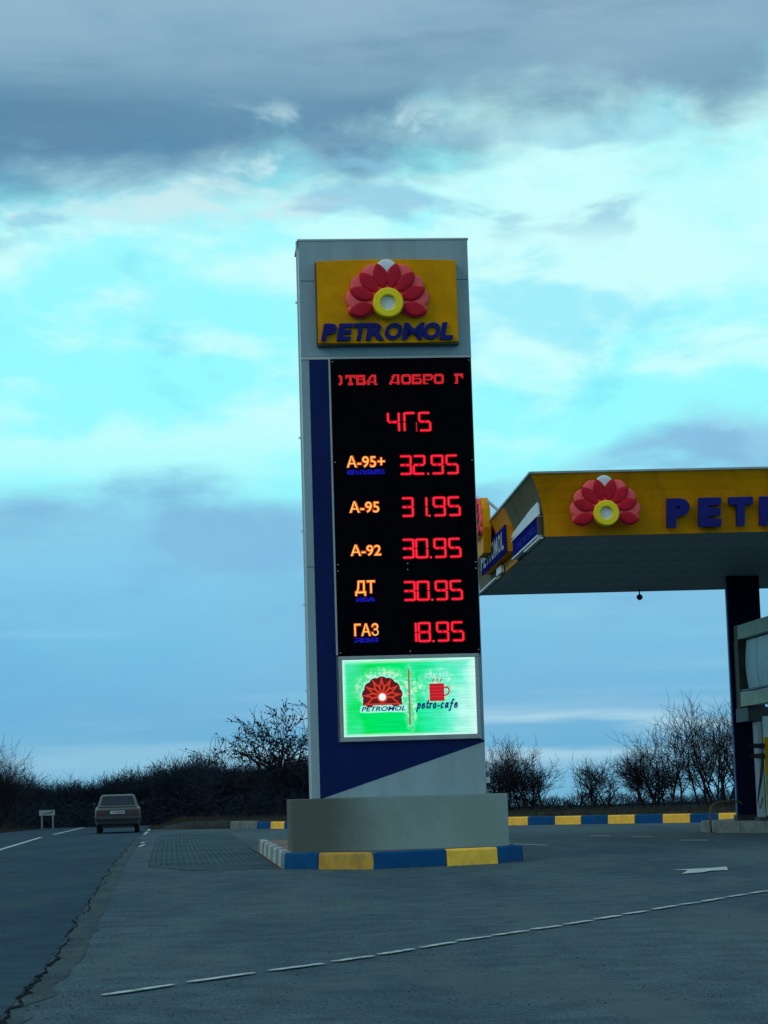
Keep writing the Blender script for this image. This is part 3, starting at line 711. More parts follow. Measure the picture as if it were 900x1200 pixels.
# print blotches round the flower and the divider
def blob(cx, cz, rx_, rz_):
    dx = t.m('DIVIDE', t.m('SUBTRACT', px_, cx), rx_); dz = t.m('DIVIDE', t.m('SUBTRACT', pz_, cz), rz_)
    return t.ss(t.m('SQRT', t.m('ADD', t.m('MULTIPLY', dx, dx), t.m('MULTIPLY', dz, dz))), .7, 1.15, 1, 0)
bl = t.m('MAXIMUM', blob(1.22, 2.93, .52, .34), t.m('MAXIMUM', blob(1.66, 2.75, .13, .55), blob(2.1, 2.95, .34, .30)))
blc = t.ramp(nf, [(.30, (.85, .9, .2, 1)), (.46, (.2, .85, .85, 1)), (.56, (.35, .95, .75, 1)), (.7, (.9, .95, .5, 1))])
cc = t.mix(t.m('MULTIPLY', bl, t.ss(nf, .40, .6, .15, .85)), cc, blc)
edge = t.m('MAXIMUM', t.ss(px_, .60, .53), t.m('MAXIMUM', t.ss(px_, 2.60, 2.76), t.m('MAXIMUM', t.ss(pz_, 3.33, 3.41), t.ss(pz_, 2.19, 2.13))))
cc = t.mix(t.m('MULTIPLY', edge, .85), cc, (.62, 1, .88, 1))
cc = t.mix(1, cc, t.ss(ns, .35, .65, .88, 1.06), 'MULTIPLY')
e = t.n('ShaderNodeEmission'); t.put(e.inputs[0], cc); e.inputs[1].default_value = 1.; t.put(t.n('ShaderNodeOutputMaterial').inputs[0], e.outputs[0])
MB().box(.527, 2.770, -.035, .02, 2.127, 3.413).build('light_panel', gm, lb)
def flat(name, polys, y, mt, parent=lb):
    mm = MB()
    for k, p in enumerate(polys): mm.add([(a, y - k * .00012, b) for a, b in p], [tuple(range(len(p)))])
    return mm.build(name, mt, parent)
def ell(cx, cz, a, b, ang=0, k=16, jit=0.):
    return [(cx + (a * cos(q) * cos(ang) - b * sin(q) * sin(ang)) * (1 + random.uniform(-jit, jit)), cz + (a * cos(q) * sin(ang) + b * sin(q) * cos(ang)) * (1 + random.uniform(-jit, jit))) for q in [2 * pi * i / k for i in range(k)]]
fx, fz = 1.187, 2.80
def ring_pt(a, r): return fx + cos(a) * r, fz + sin(a) * r * .95
halo = [ell(*ring_pt(radians(200 - i * 27.5), .245), .118, .118, k=14, jit=.1) for i in range(9)] + [ell(fx, fz - .0, .34, .2, k=18, jit=.05)]
flat('print_halo', halo, -.0365, M['box_halo'])
flat('print_flower', [ell(*ring_pt(radians(200 - i * 27.5), .235), .110, .105) for i in range(9)] + [ell(fx, fz + .04, .25, .2), [(fx - .33, fz - .10), (fx + .33, fz - .10), (fx + .33, fz - .155), (fx - .33, fz - .155)]], -.0385, M['box_brown'])
flat('print_petals', [ell(*ring_pt(radians(193 - i * 29.1), .13), .075, .017, radians(193 - i * 29.1)) for i in range(8)]
     + [ell(*ring_pt(radians(193 - i * 29.1) + s * .20, .24), .085, .013, radians(193 - i * 29.1) + s * .5) for i in range(8) for s in (-1, 1)] + [[(fx - .3, fz - .125), (fx + .3, fz - .125), (fx + .3, fz - .15), (fx - .3, fz - .15)]], -.0405, M['box_scarlet'])
flat('print_ring', [ell(fx, fz - .02, .095, .095)], -.0425, M['box_scarlet'])
flat('print_centre', [ell(fx, fz - .02, .062, .062)], -.0445, M['box_white'])
me = text_mesh('PETROMOL', 1, .025, .25); me.materials.clear(); me.materials.append(M['box_navy']); fit_mesh(me, .83, 1.575, 2.545, 2.625, -.039); link('print_word', me, lb)
flat('print_halo', [[(.80, 2.53), (.95, 2.52), (1.3, 2.525), (1.58, 2.515), (1.61, 2.55), (1.61, 2.64), (.82, 2.64)]], -.0362, M['box_halo'])
flat('print_divider', [[(1.632, 2.30), (1.645, 2.30), (1.645, 3.25), (1.632, 3.25)]], -.038, M['box_brown'])
flat('print_divider', [[(1.648, 2.31), (1.660, 2.31), (1.660, 3.22), (1.648, 3.22)]], -.038, M['box_scarlet'])
flat('print_mug', [[(1.985, 2.985), (2.235, 2.985), (2.235, 2.69), (1.985, 2.69)]] + [[(2.235 + .085 * cos(a) * k_ , 2.862 + .085 * sin(a) * k_) for (a, k_) in ((pi / 2 - i * pi / 8, 1.0) for i in range(0, 0))] or [(2.235, 2.93), (2.30, 2.93), (2.33, 2.89), (2.33, 2.83), (2.29, 2.78), (2.235, 2.77), (2.235, 2.795), (2.28, 2.80), (2.305, 2.84), (2.305, 2.88), (2.285, 2.905), (2.235, 2.905)]], -.0385, M['box_red'])
flat('print_mug_lines', [[(1.995, 2.70 + i * .055), (2.225, 2.70 + i * .055), (2.225, 2.712 + i * .055), (1.995, 2.712 + i * .055)] for i in range(1, 5)], -.0398, M['box_scarlet'])
flat('print_steam', [[(2.03 + i * .065, 3.01), (2.045 + i * .065, 3.01), (2.075 + i * .065, 3.055), (2.065 + i * .065, 3.075), (2.05 + i * .065, 3.055)] for i in range(3)], -.0385, M['box_red'])
def stroke(pts_list, x, z, s, y, wd=.011):
    mm = MB()
    for pts in pts_list:
        for k in range(len(pts) - 1):
            a = Vector((x + (pts[k][0] + pts[k][1] * .2) * s, z + pts[k][1] * s)); b = Vector((x + (pts[k + 1][0] + pts[k + 1][1] * .2) * s, z + pts[k + 1][1] * s))
            d = (b - a).normalized() * wd * .35; nn = Vector((-d.y, d.x)).normalized() * wd / 2
            q = [a - d - nn, b + d - nn, b + d + nn, a - d + nn]; mm.add([(v.x, y - k * .0001, v.y) for v in q], [(0, 1, 2, 3)])
    return mm
GL = {'p': [[(0, .9), (.1, 1), (.0, -.7)], [(.05, .6), (.3, 1), (.5, .85), (.5, .3), (.3, 0), (.05, .15)]],
      'e': [[(0, .5), (.45, .6), (.4, .95), (.15, .95), (0, .5), (.1, .05), (.4, .05), (.6, .35)]],
      't': [[(.2, 1.6), (.1, .2), (.25, 0), (.45, .2)], [(-.05, 1.05), (.45, 1.05)]],
      'r': [[(0, 1), (.08, 0)], [(.05, .6), (.25, 1), (.45, .9)]],
      'o': [[(.25, 1), (0, .55), (.1, .05), (.35, .0), (.5, .45), (.4, .9), (.25, 1)]],
      '-': [[(0, .45), (.3, .45)]],
      'c': [[(.45, .85), (.25, 1), (0, .5), (.15, .0), (.45, .15)]],
      'a': [[(.45, .9), (.2, 1), (0, .5), (.12, 0), (.4, .3), (.48, 1), (.45, .15), (.6, .1)]],
      'f': [[(.6, 1.6), (.4, 1.75), (.25, 1.2), (.1, -.5), (-.1, -.6)], [(0, .9), (.5, .9)]]}
x = 1.77
for ch in 'petro-cafe':
    stroke(GL[ch], x, 2.575, .080, -.0385, .024).build('print_letter', M['box_navy'], lb); x += {'-': .05, 't': .052, 'r': .06, 'a': .078}.get(ch, .072) + .003

# ------------------------------------------------------------------ canopy
CY = radians(3.4)
cn = empty('fuel_canopy', (3.21, 44.3, 0), CY)
tag(cn, 'flat filling station canopy with curved yellow fascia, flower emblem and big blue letters', 'canopy')
CW, CD, CZ = 17., 13.3, 6.22
PR = [(0, 6.19), (0, 6.45), (.012, 6.65), (.05, 6.86), (.11, 7.06), (.19, 7.26), (.27, 7.43)]
def fas(mm, pts_fn, xa, xb):
    pass
# front fascia in three joined sheets, left fascia in three
def fascia(name, a0, a1, side, material, mitre0=False):
    mm = MB(); th = .05; k = len(PR); vs = []
    for end, a in ((0, a0), (1, a1)):
        for o_, z in PR:
            aa = a - o_ if (end == 0 and mitre0) else a
            vs.append((aa, -o_, z) if side == 'front' else (-o_, aa, z))
        for o_, z in PR[::-1]:
            oo = o_ - th; aa = a - oo if (end == 0 and mitre0) else a
            vs.append((aa, -oo, z) if side == 'front' else (-oo, aa, z))
    n = 2 * k
    mm.add(vs, [tuple(range(n)), tuple(range(2 * n - 1, n - 1, -1))] + [(i, (i + 1) % n, (i + 1) % n + n, i + n) for i in range(n)])
    return mm.build(name, material, cn)
fascia('fascia_panel', 0.003, 6.0, 'front', M['yellow_fascia'], True)
fascia('fascia_panel', 6.006, 12.0, 'front', M['yellow_fascia']); fascia('fascia_panel', 12.006, CW, 'front', M['yellow_fascia'])
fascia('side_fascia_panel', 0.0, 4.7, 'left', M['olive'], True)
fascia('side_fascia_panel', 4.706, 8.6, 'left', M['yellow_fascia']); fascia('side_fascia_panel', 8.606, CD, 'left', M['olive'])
MB().box(-.30, CW, -.30, -.20, 7.434, 7.475).build('fascia_trim', M['metal_grey'], cn)
MB().box(-.30, -.20, -.197, CD, 7.434, 7.475).build('fascia_trim', M['metal_grey'], cn)
MB().box(.06, CW, .06, CD, 6.75, 6.85).build('roof_deck', M['metal_grey'], cn)
MB().box(.05, CW, CD, CD + .05, 6.20, 6.9).build('back_edge', M['metal_grey'], cn)
MB().box(CW, CW + .05, .06, CD + .05, 6.20, 7.4).build('side_edge', M['metal_grey'], cn)
sl = MB().box(0, .392, 0, 6.62, 0, .03); sl.v = sl.v[:]; slat = sl.mesh('soffit_slat', M['soffit'])
for i in range(int((CW - .1) / .4)):
    for j in range(2):
        o = link('soffit_slat', slat, cn, None, (.06 + i * .4, .05 + j * 6.64, CZ + random.uniform(0, .006)))
MB().box(.05, CW, .05, CD, CZ + .045, CZ + .08).build('soffit_backing', M['seam'], cn)
emblem(cn, 1.20, 6.585, -.275, .97)
for ch, x in zip('PETROMOL', (2.455, 3.10, 3.71, 4.34, 5.02, 5.78, 6.58, 7.30)):
    wd = {'P': .46, 'E': .46, 'T': .49, 'R': .50, 'O': .60, 'M': .62, 'L': .44}[ch]
    me = text_mesh(ch, 1., .03 if ch == 'M' else .065, 0, .1); me.materials.clear(); me.materials.append(M['letter_blue']); fit_mesh(me, 0, wd, 0, .585, 0, .12)
    for v in me.vertices: v.co.x += v.co.z * .05
    link('letter', me, cn, None, (x, -.19, 6.30))
# boards on the left side of the canopy
ns_ = empty('side_sign'); ns_.parent = cn
MB().box(-.10, -.012, .25, 4.7, 6.26, 6.62).build('sign_face', M['sign_blue'], ns_)
MB().box(-.125, -.012, .22, 4.75, 6.625, 6.652).build('sign_frame', M['white_plastic'], ns_)
MB().box(-.125, -.012, .22, 4.75, 6.222, 6.256).build('sign_frame', M['white_plastic'], ns_)
MB().box(-.11, -.012, .19, .245, 6.258, 6.622).build('sign_frame', M['brown_edge'], ns_)
mm = MB(); mm.prism([(.12, 6.66), (.25, 6.93), (1.4, 6.93), (5.4, 6.80), (5.4, 6.72), (3.5, 6.70), (3.2, 6.66)], lambda p, q, t: (t, p, q), -.085, -.055); mm.build('torn_cover', M['white_plastic'], ns_)
MB().box(-.11, -.03, .02, 2.6, 6.155, 6.188).build('edge_strip', M['white_plastic'], ns_)
M['pale_blue'] = mat('pale_blue', (.03, .05, .30), .9, .2, 8, spec=0.)
x = .7
for ch in 'PETROMOL':
    me = text_mesh(ch, 1., .03); me.materials.clear(); me.materials.append(M['pale_blue']); fit_mesh(me, 0, .34, 0, .14, 0)
    for v in me.vertices: v.co = (-.104, 4.4 - x + .0 - v.co.x, v.co.z)
    link('letter', me, ns_, None, (0, 0, 6.35)); x += .42
fs_ = empty('letter_sign'); fs_.parent = cn
MB().box(-.20, -.01, 4.95, 10.4, 6.45, 7.03).build('sign_box', M['yellow'], fs_)
MB().box(-.225, -.202, 4.93, 10.4, 6.43, 7.05).build('sign_face', M['sign_blue'], fs_)
x = 10.25
for ch in 'PETROMOL':
    wd = {'M': .64, 'O': .58}.get(ch, .50)
    me = text_mesh(ch, 1., .03, 0, .1); me.materials.clear(); me.materials.append(M['white_plastic']); fit_mesh(me, 0, wd, 0, .42, 0)
    for v in me.vertices: v.co = (-.245 if v.co.y < .01 else -.225, -v.co.x, v.co.z)
    link('letter', me, fs_, None, (0, x, 6.53)); x -= wd + .11
MB().box(-.12, -.03, 8.3, 13.2, 6.15, 6.188).build('edge_strip', M['white_plastic'], fs_)
MB().box(-.10, -.03, 7.2, 8.2, 6.20, 6.36).build('bracket', M['white_plastic'], fs_)
# flower board standing on the left fascia
eb = empty('emblem_board'); eb.parent = cn
mm = MB(); prof = [(7.7, 6.72), (7.5, 7.3), (7.6, 7.75), (8.0, 8.06), (8.6, 8.06), (9.0, 7.75), (9.15, 7.3), (8.95, 6.72)]
mm.prism(prof, lambda p, q, t: (t, p, q), -.44, -.26); mm.build('board', M['yellow'], eb)
emblem(eb, 8.32, 7.36, 0, .98, rx=lambda p: (-.445 + p[1] * .8, 16.64 - p[0], p[2]))
MB().tube([(-.30, 7.75, 7.95), (-.1, 6.6, 7.5)], .035).build('strut', M['metal_grey'], eb)
MB().tube([(-.30, 8.9, 7.85), (-.1, 9.6, 7.5)], .035).build('strut', M['metal_grey'], eb)
# column with pale corner strip
cm = empty('column'); cm.parent = cn
def cl(x, y):    # world -> canopy local
    d = Vector((x - 3.21, y - 44.3)); return d.x * cos(CY) + d.y * sin(CY), -d.x * sin(CY) + d.y * cos(CY)
cx, cy = cl(8.40, 54.5)
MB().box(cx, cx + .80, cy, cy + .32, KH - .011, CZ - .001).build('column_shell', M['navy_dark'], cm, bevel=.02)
MB().box(cx - .03, cx - .004, cy + .05, cy + .12, KH - .011, CZ - .001).build('corner_strip', mat('strip_blue', (.12, .2, .45), .4), cm)
MB().box(cx - .04, cx + .84, cy - .04, cy + .36, KH - .012, KH + .12).build('column_foot', M['dark_metal'], cm)
# hanging lamp under the rear edge of the canopy
lx, ly = cl(6.55, 57.3)
lp = empty('canopy_lamp', (6.55, 57.3, 0), CY); tag(lp, 'small dark lamp hanging under the rear edge of the canopy', 'lamp')
MB().tube([(0, 0, CZ), (0, 0, 6.06)], .018).build('stem', M['dark_metal'], lp)
mm = MB(); mm.lathe([(0, 6.08), (.05, 6.07), (.085, 6.02), (.075, 5.97), (.03, 5.93), (0, 5.93)], 12); mm.build('lamp_shade', M['dark_metal'], lp, smooth=True)

# ------------------------------------------------------------------ panel board hung on the column's left
bx = empty('banner_board', (8.42, 53.9, 0), radians(4.8)); tag(bx, 'cream framed board with bowed white panels beside the navy canopy column', 'board')
# local -y runs towards the viewer; face looks along -x
Z0, Z1, L = 2.98, 4.93, 4.2
for y0, y1, z0, z1 in ((-L, -.32, 4.60, Z1), (-L, -.32, Z0, 3.33), (-L, -L + .3, 3.332, 4.598)):
    MB().box(-.0, .28, y0, y1, z0, z1).build('frame_board', M['cream'], bx)
MB().box(-.005, .29, -.318, 0, Z0 - .03, Z1 + .01).build('end_post', M['brown_edge'], bx)
MB().box(.22, .27, -L + .3, -.32, 3.332, 4.598).build('recess', mat('recess_blue', (.03, .06, .12), .6), bx)
for i in range(3):
    mm = MB(); y0 = -.50 - i * 1.12; y1 = y0 - 1.08; k = 8; vs = []
    for j in range(k + 1):
        t_ = j / k; z = 3.40 + 1.16 * t_; b = .045 * sin(pi * t_); 
        vs += [(.17 - b, y0 - .0 + b * .6, z), (.17 - b, y1 + b * .6, z), (.19 - b, y0 + b * .6, z), (.19 - b, y1 + b * .6, z)]
    fs = []
    for j in range(k):
        a = j * 4; b = a + 4; fs += [(a, a + 1, b + 1, b), (a + 2, b + 2, b + 3, a + 3), (a, b, b + 2, a + 2), (a + 1, a + 3, b + 3, b + 1)]
    fs += [(0, 2, 3, 1), (4 * k, 4 * k + 1, 4 * k + 3, 4 * k + 2)]
    mm.add(vs, fs); mm.build('white_panel', M['banner'], bx, smooth=False)
MB().tube([(.03, -.35, 3.36), (.0, -1.6, 3.34), (.02, -3.8, 3.34)], .03, 8).build('lower_rail', mat('rail_blue', (.02, .035, .16), .5), bx)
MB().box(.02, .9, -.9, .3, 2.62, Z0 - .035).build('lower_housing', M['dark_metal'], bx)
MB().box(.10, .75, .30, .56, 2.7, 4.6).build('mounting_plate', M['dark_metal'], bx)

# ------------------------------------------------------------------ fuel dispenser
dp = empty('fuel_dispenser', (8.72, 53.0, 0), CY); tag(dp, 'grey and yellow fuel dispenser with black nozzles on the pump island', 'fuel dispenser')
MB().box(.0, .10, 0, .5, .34, 2.60).build('side_pillar', M['metal_grey'], dp, bevel=.01)
MB().box(.10, .12, .015, .5, .34, 2.60).build('gap_trim', M['dark_metal'], dp)
MB().box(.12, .14, -.01, .5, .38, 2.64).build('frame_edge', M['cream'], dp)
MB().box(.14, 1.25, .02, .5, 2.22, 2.72).build('display_head', M['banner'], dp)
MB().box(.14, 1.25, .01, .5, 1.34, 2.215).build('front_cover', M['yellow'], dp)
MB().box(.14, 1.25, .01, .5, .38, 1.335).build('lower_cover', mat('lime_cover', (.33, .36, .06), .5, .25, 4), dp)
mm = MB(); mm.lathe([(0, .02), (.28, .02), (.30, 0)], 24, lambda a, b, c_: (.62 + a, .008 - c_, .92 + b)); mm.build('round_badge', M['petal'], dp)
MB().box(-.05, 1.3, -.02, .56, KH - .012, .338).build('plinth', M['dark_metal'], dp)
MB().box(.30, .9, -.0, .018, 2.34, 2.60).build('display_window', M['board_black'], dp)
for z in (1.78, 2.02):
    nz = empty('nozzle'); nz.parent = dp
    MB().box(-.13, .14, -.09, -.01, z - .05, z + .06).build('holster', M['rubber'], nz, bevel=.015)
    MB().tube([(-.10, -.05, z), (-.18, -.05, z + .03), (-.24, -.05, z - .03)], [.035, .025, .018]).build('spout', M['rubber'], nz)
    MB().tube([(.10, -.06, z - .04), (.02, -.12, z - .5), (-.10, -.12, .75), (-.05, -.08, .55), (.04, -.04, .8)], .016, 6).build('hose', M['rubber'], nz)

# ------------------------------------------------------------------ bent pipe guard at the corner of the pump island
gd = empty('pipe_guard', (7.62, 53.6, 0)); tag(gd, 'rusty bent pipe guard at the corner of the pump island', 'guard rail')
pts = [(-.02, 0, -.03), (-.04, 0, .20), (-.03, 0, .38)] + [(.30 - .33 * cos(a), .1 * i, .46 + .26 * sin(a)) for i, a in enumerate([radians(15 * k) for k in range(1, 6)])] + [(.62, .7, .74), (.85, .9, .70), (.95, 1.0, .5), (.95, 1.0, .25)]
MB().tube(pts, .028, 8).build('bent_pipe', M['rust'], gd, smooth=True)
MB().box(-.08, .08, -.08, .08, -.01, .015).build('foot_plate', M['rust'], gd)

# ------------------------------------------------------------------ two-post road sign
rs = empty('small_road_sign', (-15.68, 101.5, ground_z(-15.68, 101.5))); tag(rs, 'small white board on two posts at the left roadside', 'road sign')
for x in (-.24, .26): MB().box(x - .035, x + .035, -.03, .03, -.15, .66).build('post', M['post'], rs)
MB().box(-.36, .36, -.05, -.031, .62, .86).build('board', M['plate'], rs, bevel=.008)
MB().add([(-.2, -.053, .68), (.0, -.053, .72), (.18, -.053, .79), (.28, -.053, .80), (.28, -.053, .77), (.1, -.053, .71), (-.15, -.053, .655)], [(0, 1, 5, 6), (1, 2, 5), (2, 3, 4, 5)]).build('painted_mark', M['dark_metal'], rs)

# ------------------------------------------------------------------ car
def make_car():
    root = empty('parked_car' if False else 'saloon_car', (-10.17, 82.9, 0), radians(6.2))
    tag(root, 'old grey saloon car seen from behind, driving away on the left road', 'car')
    hw = .80
    def sect(y, hw_, zb, zt, k=5):
        pts = []
        r = .09
        base = [(hw_ * .93, zb), (hw_ * .985, zb + .12), (hw_, zb + .3), (hw_, zt - .17), (hw_ * .985, zt - .07), (hw_ * .94, zt - .015), (hw_ * .86, zt)]
        pts = base + [(-a, b) for a, b in base[::-1]]
        return [(a, y, b) for a, b in pts]
    st = [(-2.0, .74, .40, .86), (-1.96, .79, .34, .92), (-1.85, .81, .30, .945), (-1.1, .825, .24, .96), (0, .83, .22, .95), (.9, .825, .24, .93), (1.7, .80, .30, .88), (1.96, .77, .34, .85), (2.0, .72, .38, .80)]
    mm = MB(); vs = []; n = 14
    for s in st: vs += sect(*s)
    fs = [tuple(range(n)), tuple(range((len(st) - 1) * n, len(st) * n))]
    for i in range(len(st) - 1):
        for j in range(n): fs.append((i * n + j, i * n + (j + 1) % n, (i + 1) * n + (j + 1) % n, (i + 1) * n + j))
    mm.add(vs, fs); body = mm.build('body', M['car_paint'], root, bevel=.012)
    # cabin
    lv = [(.93, -1.28, 1.02, .745), (1.0, -1.22, .93, .725), (1.34, -.98, .40, .615), (1.375, -.93, .34, .585), (1.395, -.80, .22, .50)]
    mm = MB(); vs = []
    def rr_(z, y0, y1, h):
        c_ = .06; return [(-h, y0 + c_, z), (-h + c_, y0, z), (h - c_, y0, z), (h, y0 + c_, z), (h, y1 - c_, z), (h - c_, y1, z), (-h + c_, y1, z), (-h, y1 - c_, z)]
    for z, y0, y1, h in lv: vs += rr_(z, y0, y1, h)
    fs = [tuple(range(8)), tuple(range(32, 40))] + [(i * 8 + j, i * 8 + (j + 1) % 8, (i + 1) * 8 + (j + 1) % 8, (i + 1) * 8 + j) for i in range(4) for j in range(8)]
    mm.add(vs, fs); mm.build('cabin', M['car_paint'], root, bevel=.01)
    def pane(name, q, off):
        off = Vector(off); q = [Vector(p) for p in q]
        mm = MB(); mm.add([p + off for p in q] + [p + off * -1.0 for p in q], [(0, 1, 2, 3), (7, 6, 5, 4), (0, 4, 5, 1), (1, 5, 6, 2), (2, 6, 7, 3), (3, 7, 4, 0)]); return mm.build(name, M['car_glass'], root)
    pane('rear_window', [(-.62, -1.215, 1.015), (.62, -1.215, 1.015), (.535, -.995, 1.325), (-.535, -.995, 1.325)], (0, -.012, .008))
    pane('windscreen', [(-.62, .925, 1.015), (.62, .925, 1.015), (.535, .42, 1.325), (-.535, .42, 1.325)], (0, .012, .008))
    for s in (-1, 1):
        for ya, yb, yc, yd in ((-1.02, -.18, -.20, -.86), (-.12, .78, .36, -.14)):
            pane('side_window', [(s * .722, ya, 1.01), (s * .722, yb, 1.01), (s * .626, yc, 1.315), (s * .626, yd, 1.315)], (s * .012, 0, .004))
        MB().box(s * .60 - .13, s * .60 + .13, -2.025, -1.985, .66, .80).build('tail_light', M['tail_red'], root, bevel=.01)
        mm = MB(); mm.box(s * .90 - .05, s * .90 + .05, .62, .66, 1.0, 1.1); mm.build('mirror', M['dark_metal'], root, bevel=.01)
        for yy in (-1.22, 1.22):
            wh = empty('wheel'); wh.parent = root
            x = s * .685
            mm = MB(); mm.lathe([(.20, -.085), (.275, -.09), (.30, -.06), (.30, .06), (.275, .09), (.20, .085), (.20, -.085)], 20, lambda a, b, c_: (x + c_, yy + a, .30 + b)); mm.build('tyre', M['rubber'], wh, smooth=True)
            mm = MB(); mm.lathe([(0, .05), (.08, .07), (.12, .04), (.20, .06)], 16, lambda a, b, c_: (x + s * c_, yy + a, .30 + b)); mm.build('rim', M['chrome'], wh)
            mm = MB(); k = 14; ang = [pi * i / k for i in range(k + 1)]
            mm.prism([(.36 * cos(a), .36 * sin(a)) for a in ang], lambda p, q, t: (s * .80 + s * t, yy + p, .30 + q), 0, .034); mm.build('wheel_arch', M['rubber'], root)
    MB().box(-.76, .76, -2.012, -1.99, .40, .83).build('rear_panel', M['dark_metal'], root)
    MB().box(-.26, .26, -2.03, -2.014, .70, .81).build('number_plate', M['plate'], root)
    mm = MB()
    for i in range(8):
        if i == 1: continue
        x = -.20 + i * .055; mm.box(x, x + .03, -2.034, -2.031, .725, .785)
    mm.build('plate_marks', M['dark_metal'], root)
    MB().box(-.84, .84, -2.12, -2.03, .49, .60).build('bumper', M['dark_metal'], root, bevel=.02)
    MB().box(-.70, .70, -1.94, -1.2, .945, .972).build('boot_lid', M['car_paint'], root, bevel=.01)
    MB().box(-.84, .84, 2.0, 2.1, .47, .58).build('bumper', M['chrome'], root, bevel=.02)
    MB().box(-.60, .60, -1.9, 1.8, .20, .30).build('underbody', M['rubber'], root)
    MB().tube([(-.45, -1.4, .26), (-.45, -2.06, .27)], .025).build('exhaust_pipe', M['dark_metal'], root)
    return root
make_car()

# ------------------------------------------------------------------ bare trees
def grow(mm, p, d, L, r, lvl, rnd, up, kids, segs=3, k=3, rmin=.0075, leaf=None):
    pts = [p]; rs = [r]; q = p.copy(); dd = d.copy()
    for i in range(segs):
        dd = (dd + Vector((rnd.gauss(0, .16), rnd.gauss(0, .16), rnd.gauss(up, .12)))).normalized()
        q = q + dd * L / segs; pts.append(q.copy()); rs.append(r * (1 - .62 * (i + 1) / segs))
    mm.tube(pts, rs, k, cap=False)
    if lvl == 0:
        if leaf is not None and rnd.random() < leaf[1]:
            for _ in range(3):
                c_ = pts[-1].lerp(pts[1], rnd.random()); s = rnd.uniform(.03, .07)
                a = Vector((rnd.gauss(0, 1), rnd.gauss(0, 1), rnd.gauss(0, 1))).normalized() * s; b = a.orthogonal().normalized() * s * .7
                leaf[0].add([c_ - a, c_ + b, c_ + a, c_ - b], [(0, 1, 2, 3)])
        return
    n = kids[len(kids) - lvl] if lvl <= len(kids) else 4
    for i in range(n):
        t = rnd.uniform(.25, 1.0); j = min(segs - 1, int(t * segs)); f = t * segs - j
        s = pts[j].lerp(pts[j + 1], f); base = (pts[j + 1] - pts[j]).normalized()
        side = Vector((rnd.gauss(0, 1), rnd.gauss(0, 1), rnd.gauss(0, .5))); side = (side - base * side.dot(base)).normalized()
        ang = rnd.uniform(.4, 1.0); nd = (base * cos(ang) + side * sin(ang)).normalized()
        grow(mm, s, nd, L * rnd.uniform(.50, .78), max(r * (1 - .62 * t) * .62, rmin), lvl - 1, rnd, up, kids, segs, k, rmin, leaf)
def bush_meshes(seed, h, spread, stems, kids=(6, 5, 5), r0=.045, up=.10, mats_=('bark', 'twig'), leafy=0., thick=1., foot=.18, rmin=.0075):
    rnd = random.Random(seed); tr = MB(); cr = MB(); lf = MB()
    for s in range(stems):
        a = rnd.uniform(0, 2 * pi); tilt = rnd.uniform(.05, spread); d = Vector((cos(a) * sin(tilt), sin(a) * sin(tilt), cos(tilt)))
        p = Vector((rnd.gauss(0, foot), rnd.gauss(0, foot), -.1)); L = h * rnd.uniform(.42, .6)
        pts = [p]; rs = [r0 * rnd.uniform(.7, 1.1)]; q = p.copy(); dd = d.copy(); sg2 = 4
        for i in range(sg2):
            dd = (dd + Vector((rnd.gauss(0, .10), rnd.gauss(0, .10), rnd.gauss(.02, .05)))).normalized(); q = q + dd * L / sg2; pts.append(q.copy()); rs.append(rs[0] * (1 - .5 * (i + 1) / sg2))
        tr.tube(pts, rs, 5, cap=False)
        for i in range(kids[0] + 3):
            t = rnd.uniform(.25, 1.); j = min(sg2 - 1, int(t * sg2)); s_ = pts[j].lerp(pts[j + 1], t * sg2 - j); base = (pts[j + 1] - pts[j]).normalized()
            side = Vector((rnd.gauss(0, 1), rnd.gauss(0, 1), 0)).normalized(); ang = rnd.uniform(.25, .95)
            if t > .9: ang *= .4
            nd = (base * cos(ang) + side * sin(ang)).normalized()
            grow(cr, s_, nd, h * rnd.uniform(.28, .5), rs[0] * (1 - .5 * t) * .6 * thick, len(kids) - 1, rnd, up, kids[1:], 3, 3, rmin, (lf, leafy) if leafy else None)
    out = [('trunk', tr.mesh('trunk', M[mats_[0]])), ('crown', cr.mesh('crown', M[mats_[1]]))]
    if lf.f: out.append(('leaves', lf.mesh('leaves', M[mats_[1]])))
    return out
def place_tree(name, meshes, x, y, s, rz, label, group=None, cat='tree', sz=None, z=None):
    o = empty(name, (x, y, ground_z(x, y) if z is None else z), rz); o.scale = (s, s, sz or s)
    tag(o, label, cat, group)
    for nm, me in meshes: link(nm, me, o)
    return o
# four bare trees beyond the back kerb on the right
T1 = bush_meshes(11, 2.55, .75, 11, (5, 5, 4), .04, .06, thick=.95, foot=.3)
T2 = bush_meshes(12, 2.0, .80, 9, (4, 4, 4), .036, .06, thick=.95, foot=.3)
T3 = bush_meshes(13, 2.3, .80, 12, (6, 5, 4), .04, .06, thick=.95, foot=.3)
T4 = bush_meshes(14, 3.4, .50, 12, (4, 5, 3), .05, .07, thick=1.05, foot=.5)
place_tree('bare_shrub', T1, 5.35, 87.5, 1.0, .3, 'bare round shrub just right of the grey pylon plinth, beyond the painted kerb', cat='shrub')
place_tree('bare_shrub', T1, 4.2, 89.5, .95, 2.1, 'bare shrub half hidden behind the right edge of the pylon', cat='shrub')
place_tree('bare_shrub', T2, 8.0, 87.5, 1.0, 1.2, 'smallest bare shrub, thin and open, in the middle of the row beyond the kerb', cat='shrub')
place_tree('bare_shrub', T3, 9.75, 86.5, 1.0, 2.2, 'dense bare shrub left of the tall bare tree beside the navy column', cat='shrub')
place_tree('bare_tree', T4, 11.1, 80.5, 1.0, .5, 'tallest bare many-stemmed tree left of the navy canopy column', cat='tree')
place_tree('bare_tree', T4, 12.6, 81.5, 1.02, 3.4, 'bare many-stemmed tree partly hidden behind the navy canopy column', cat='tree')
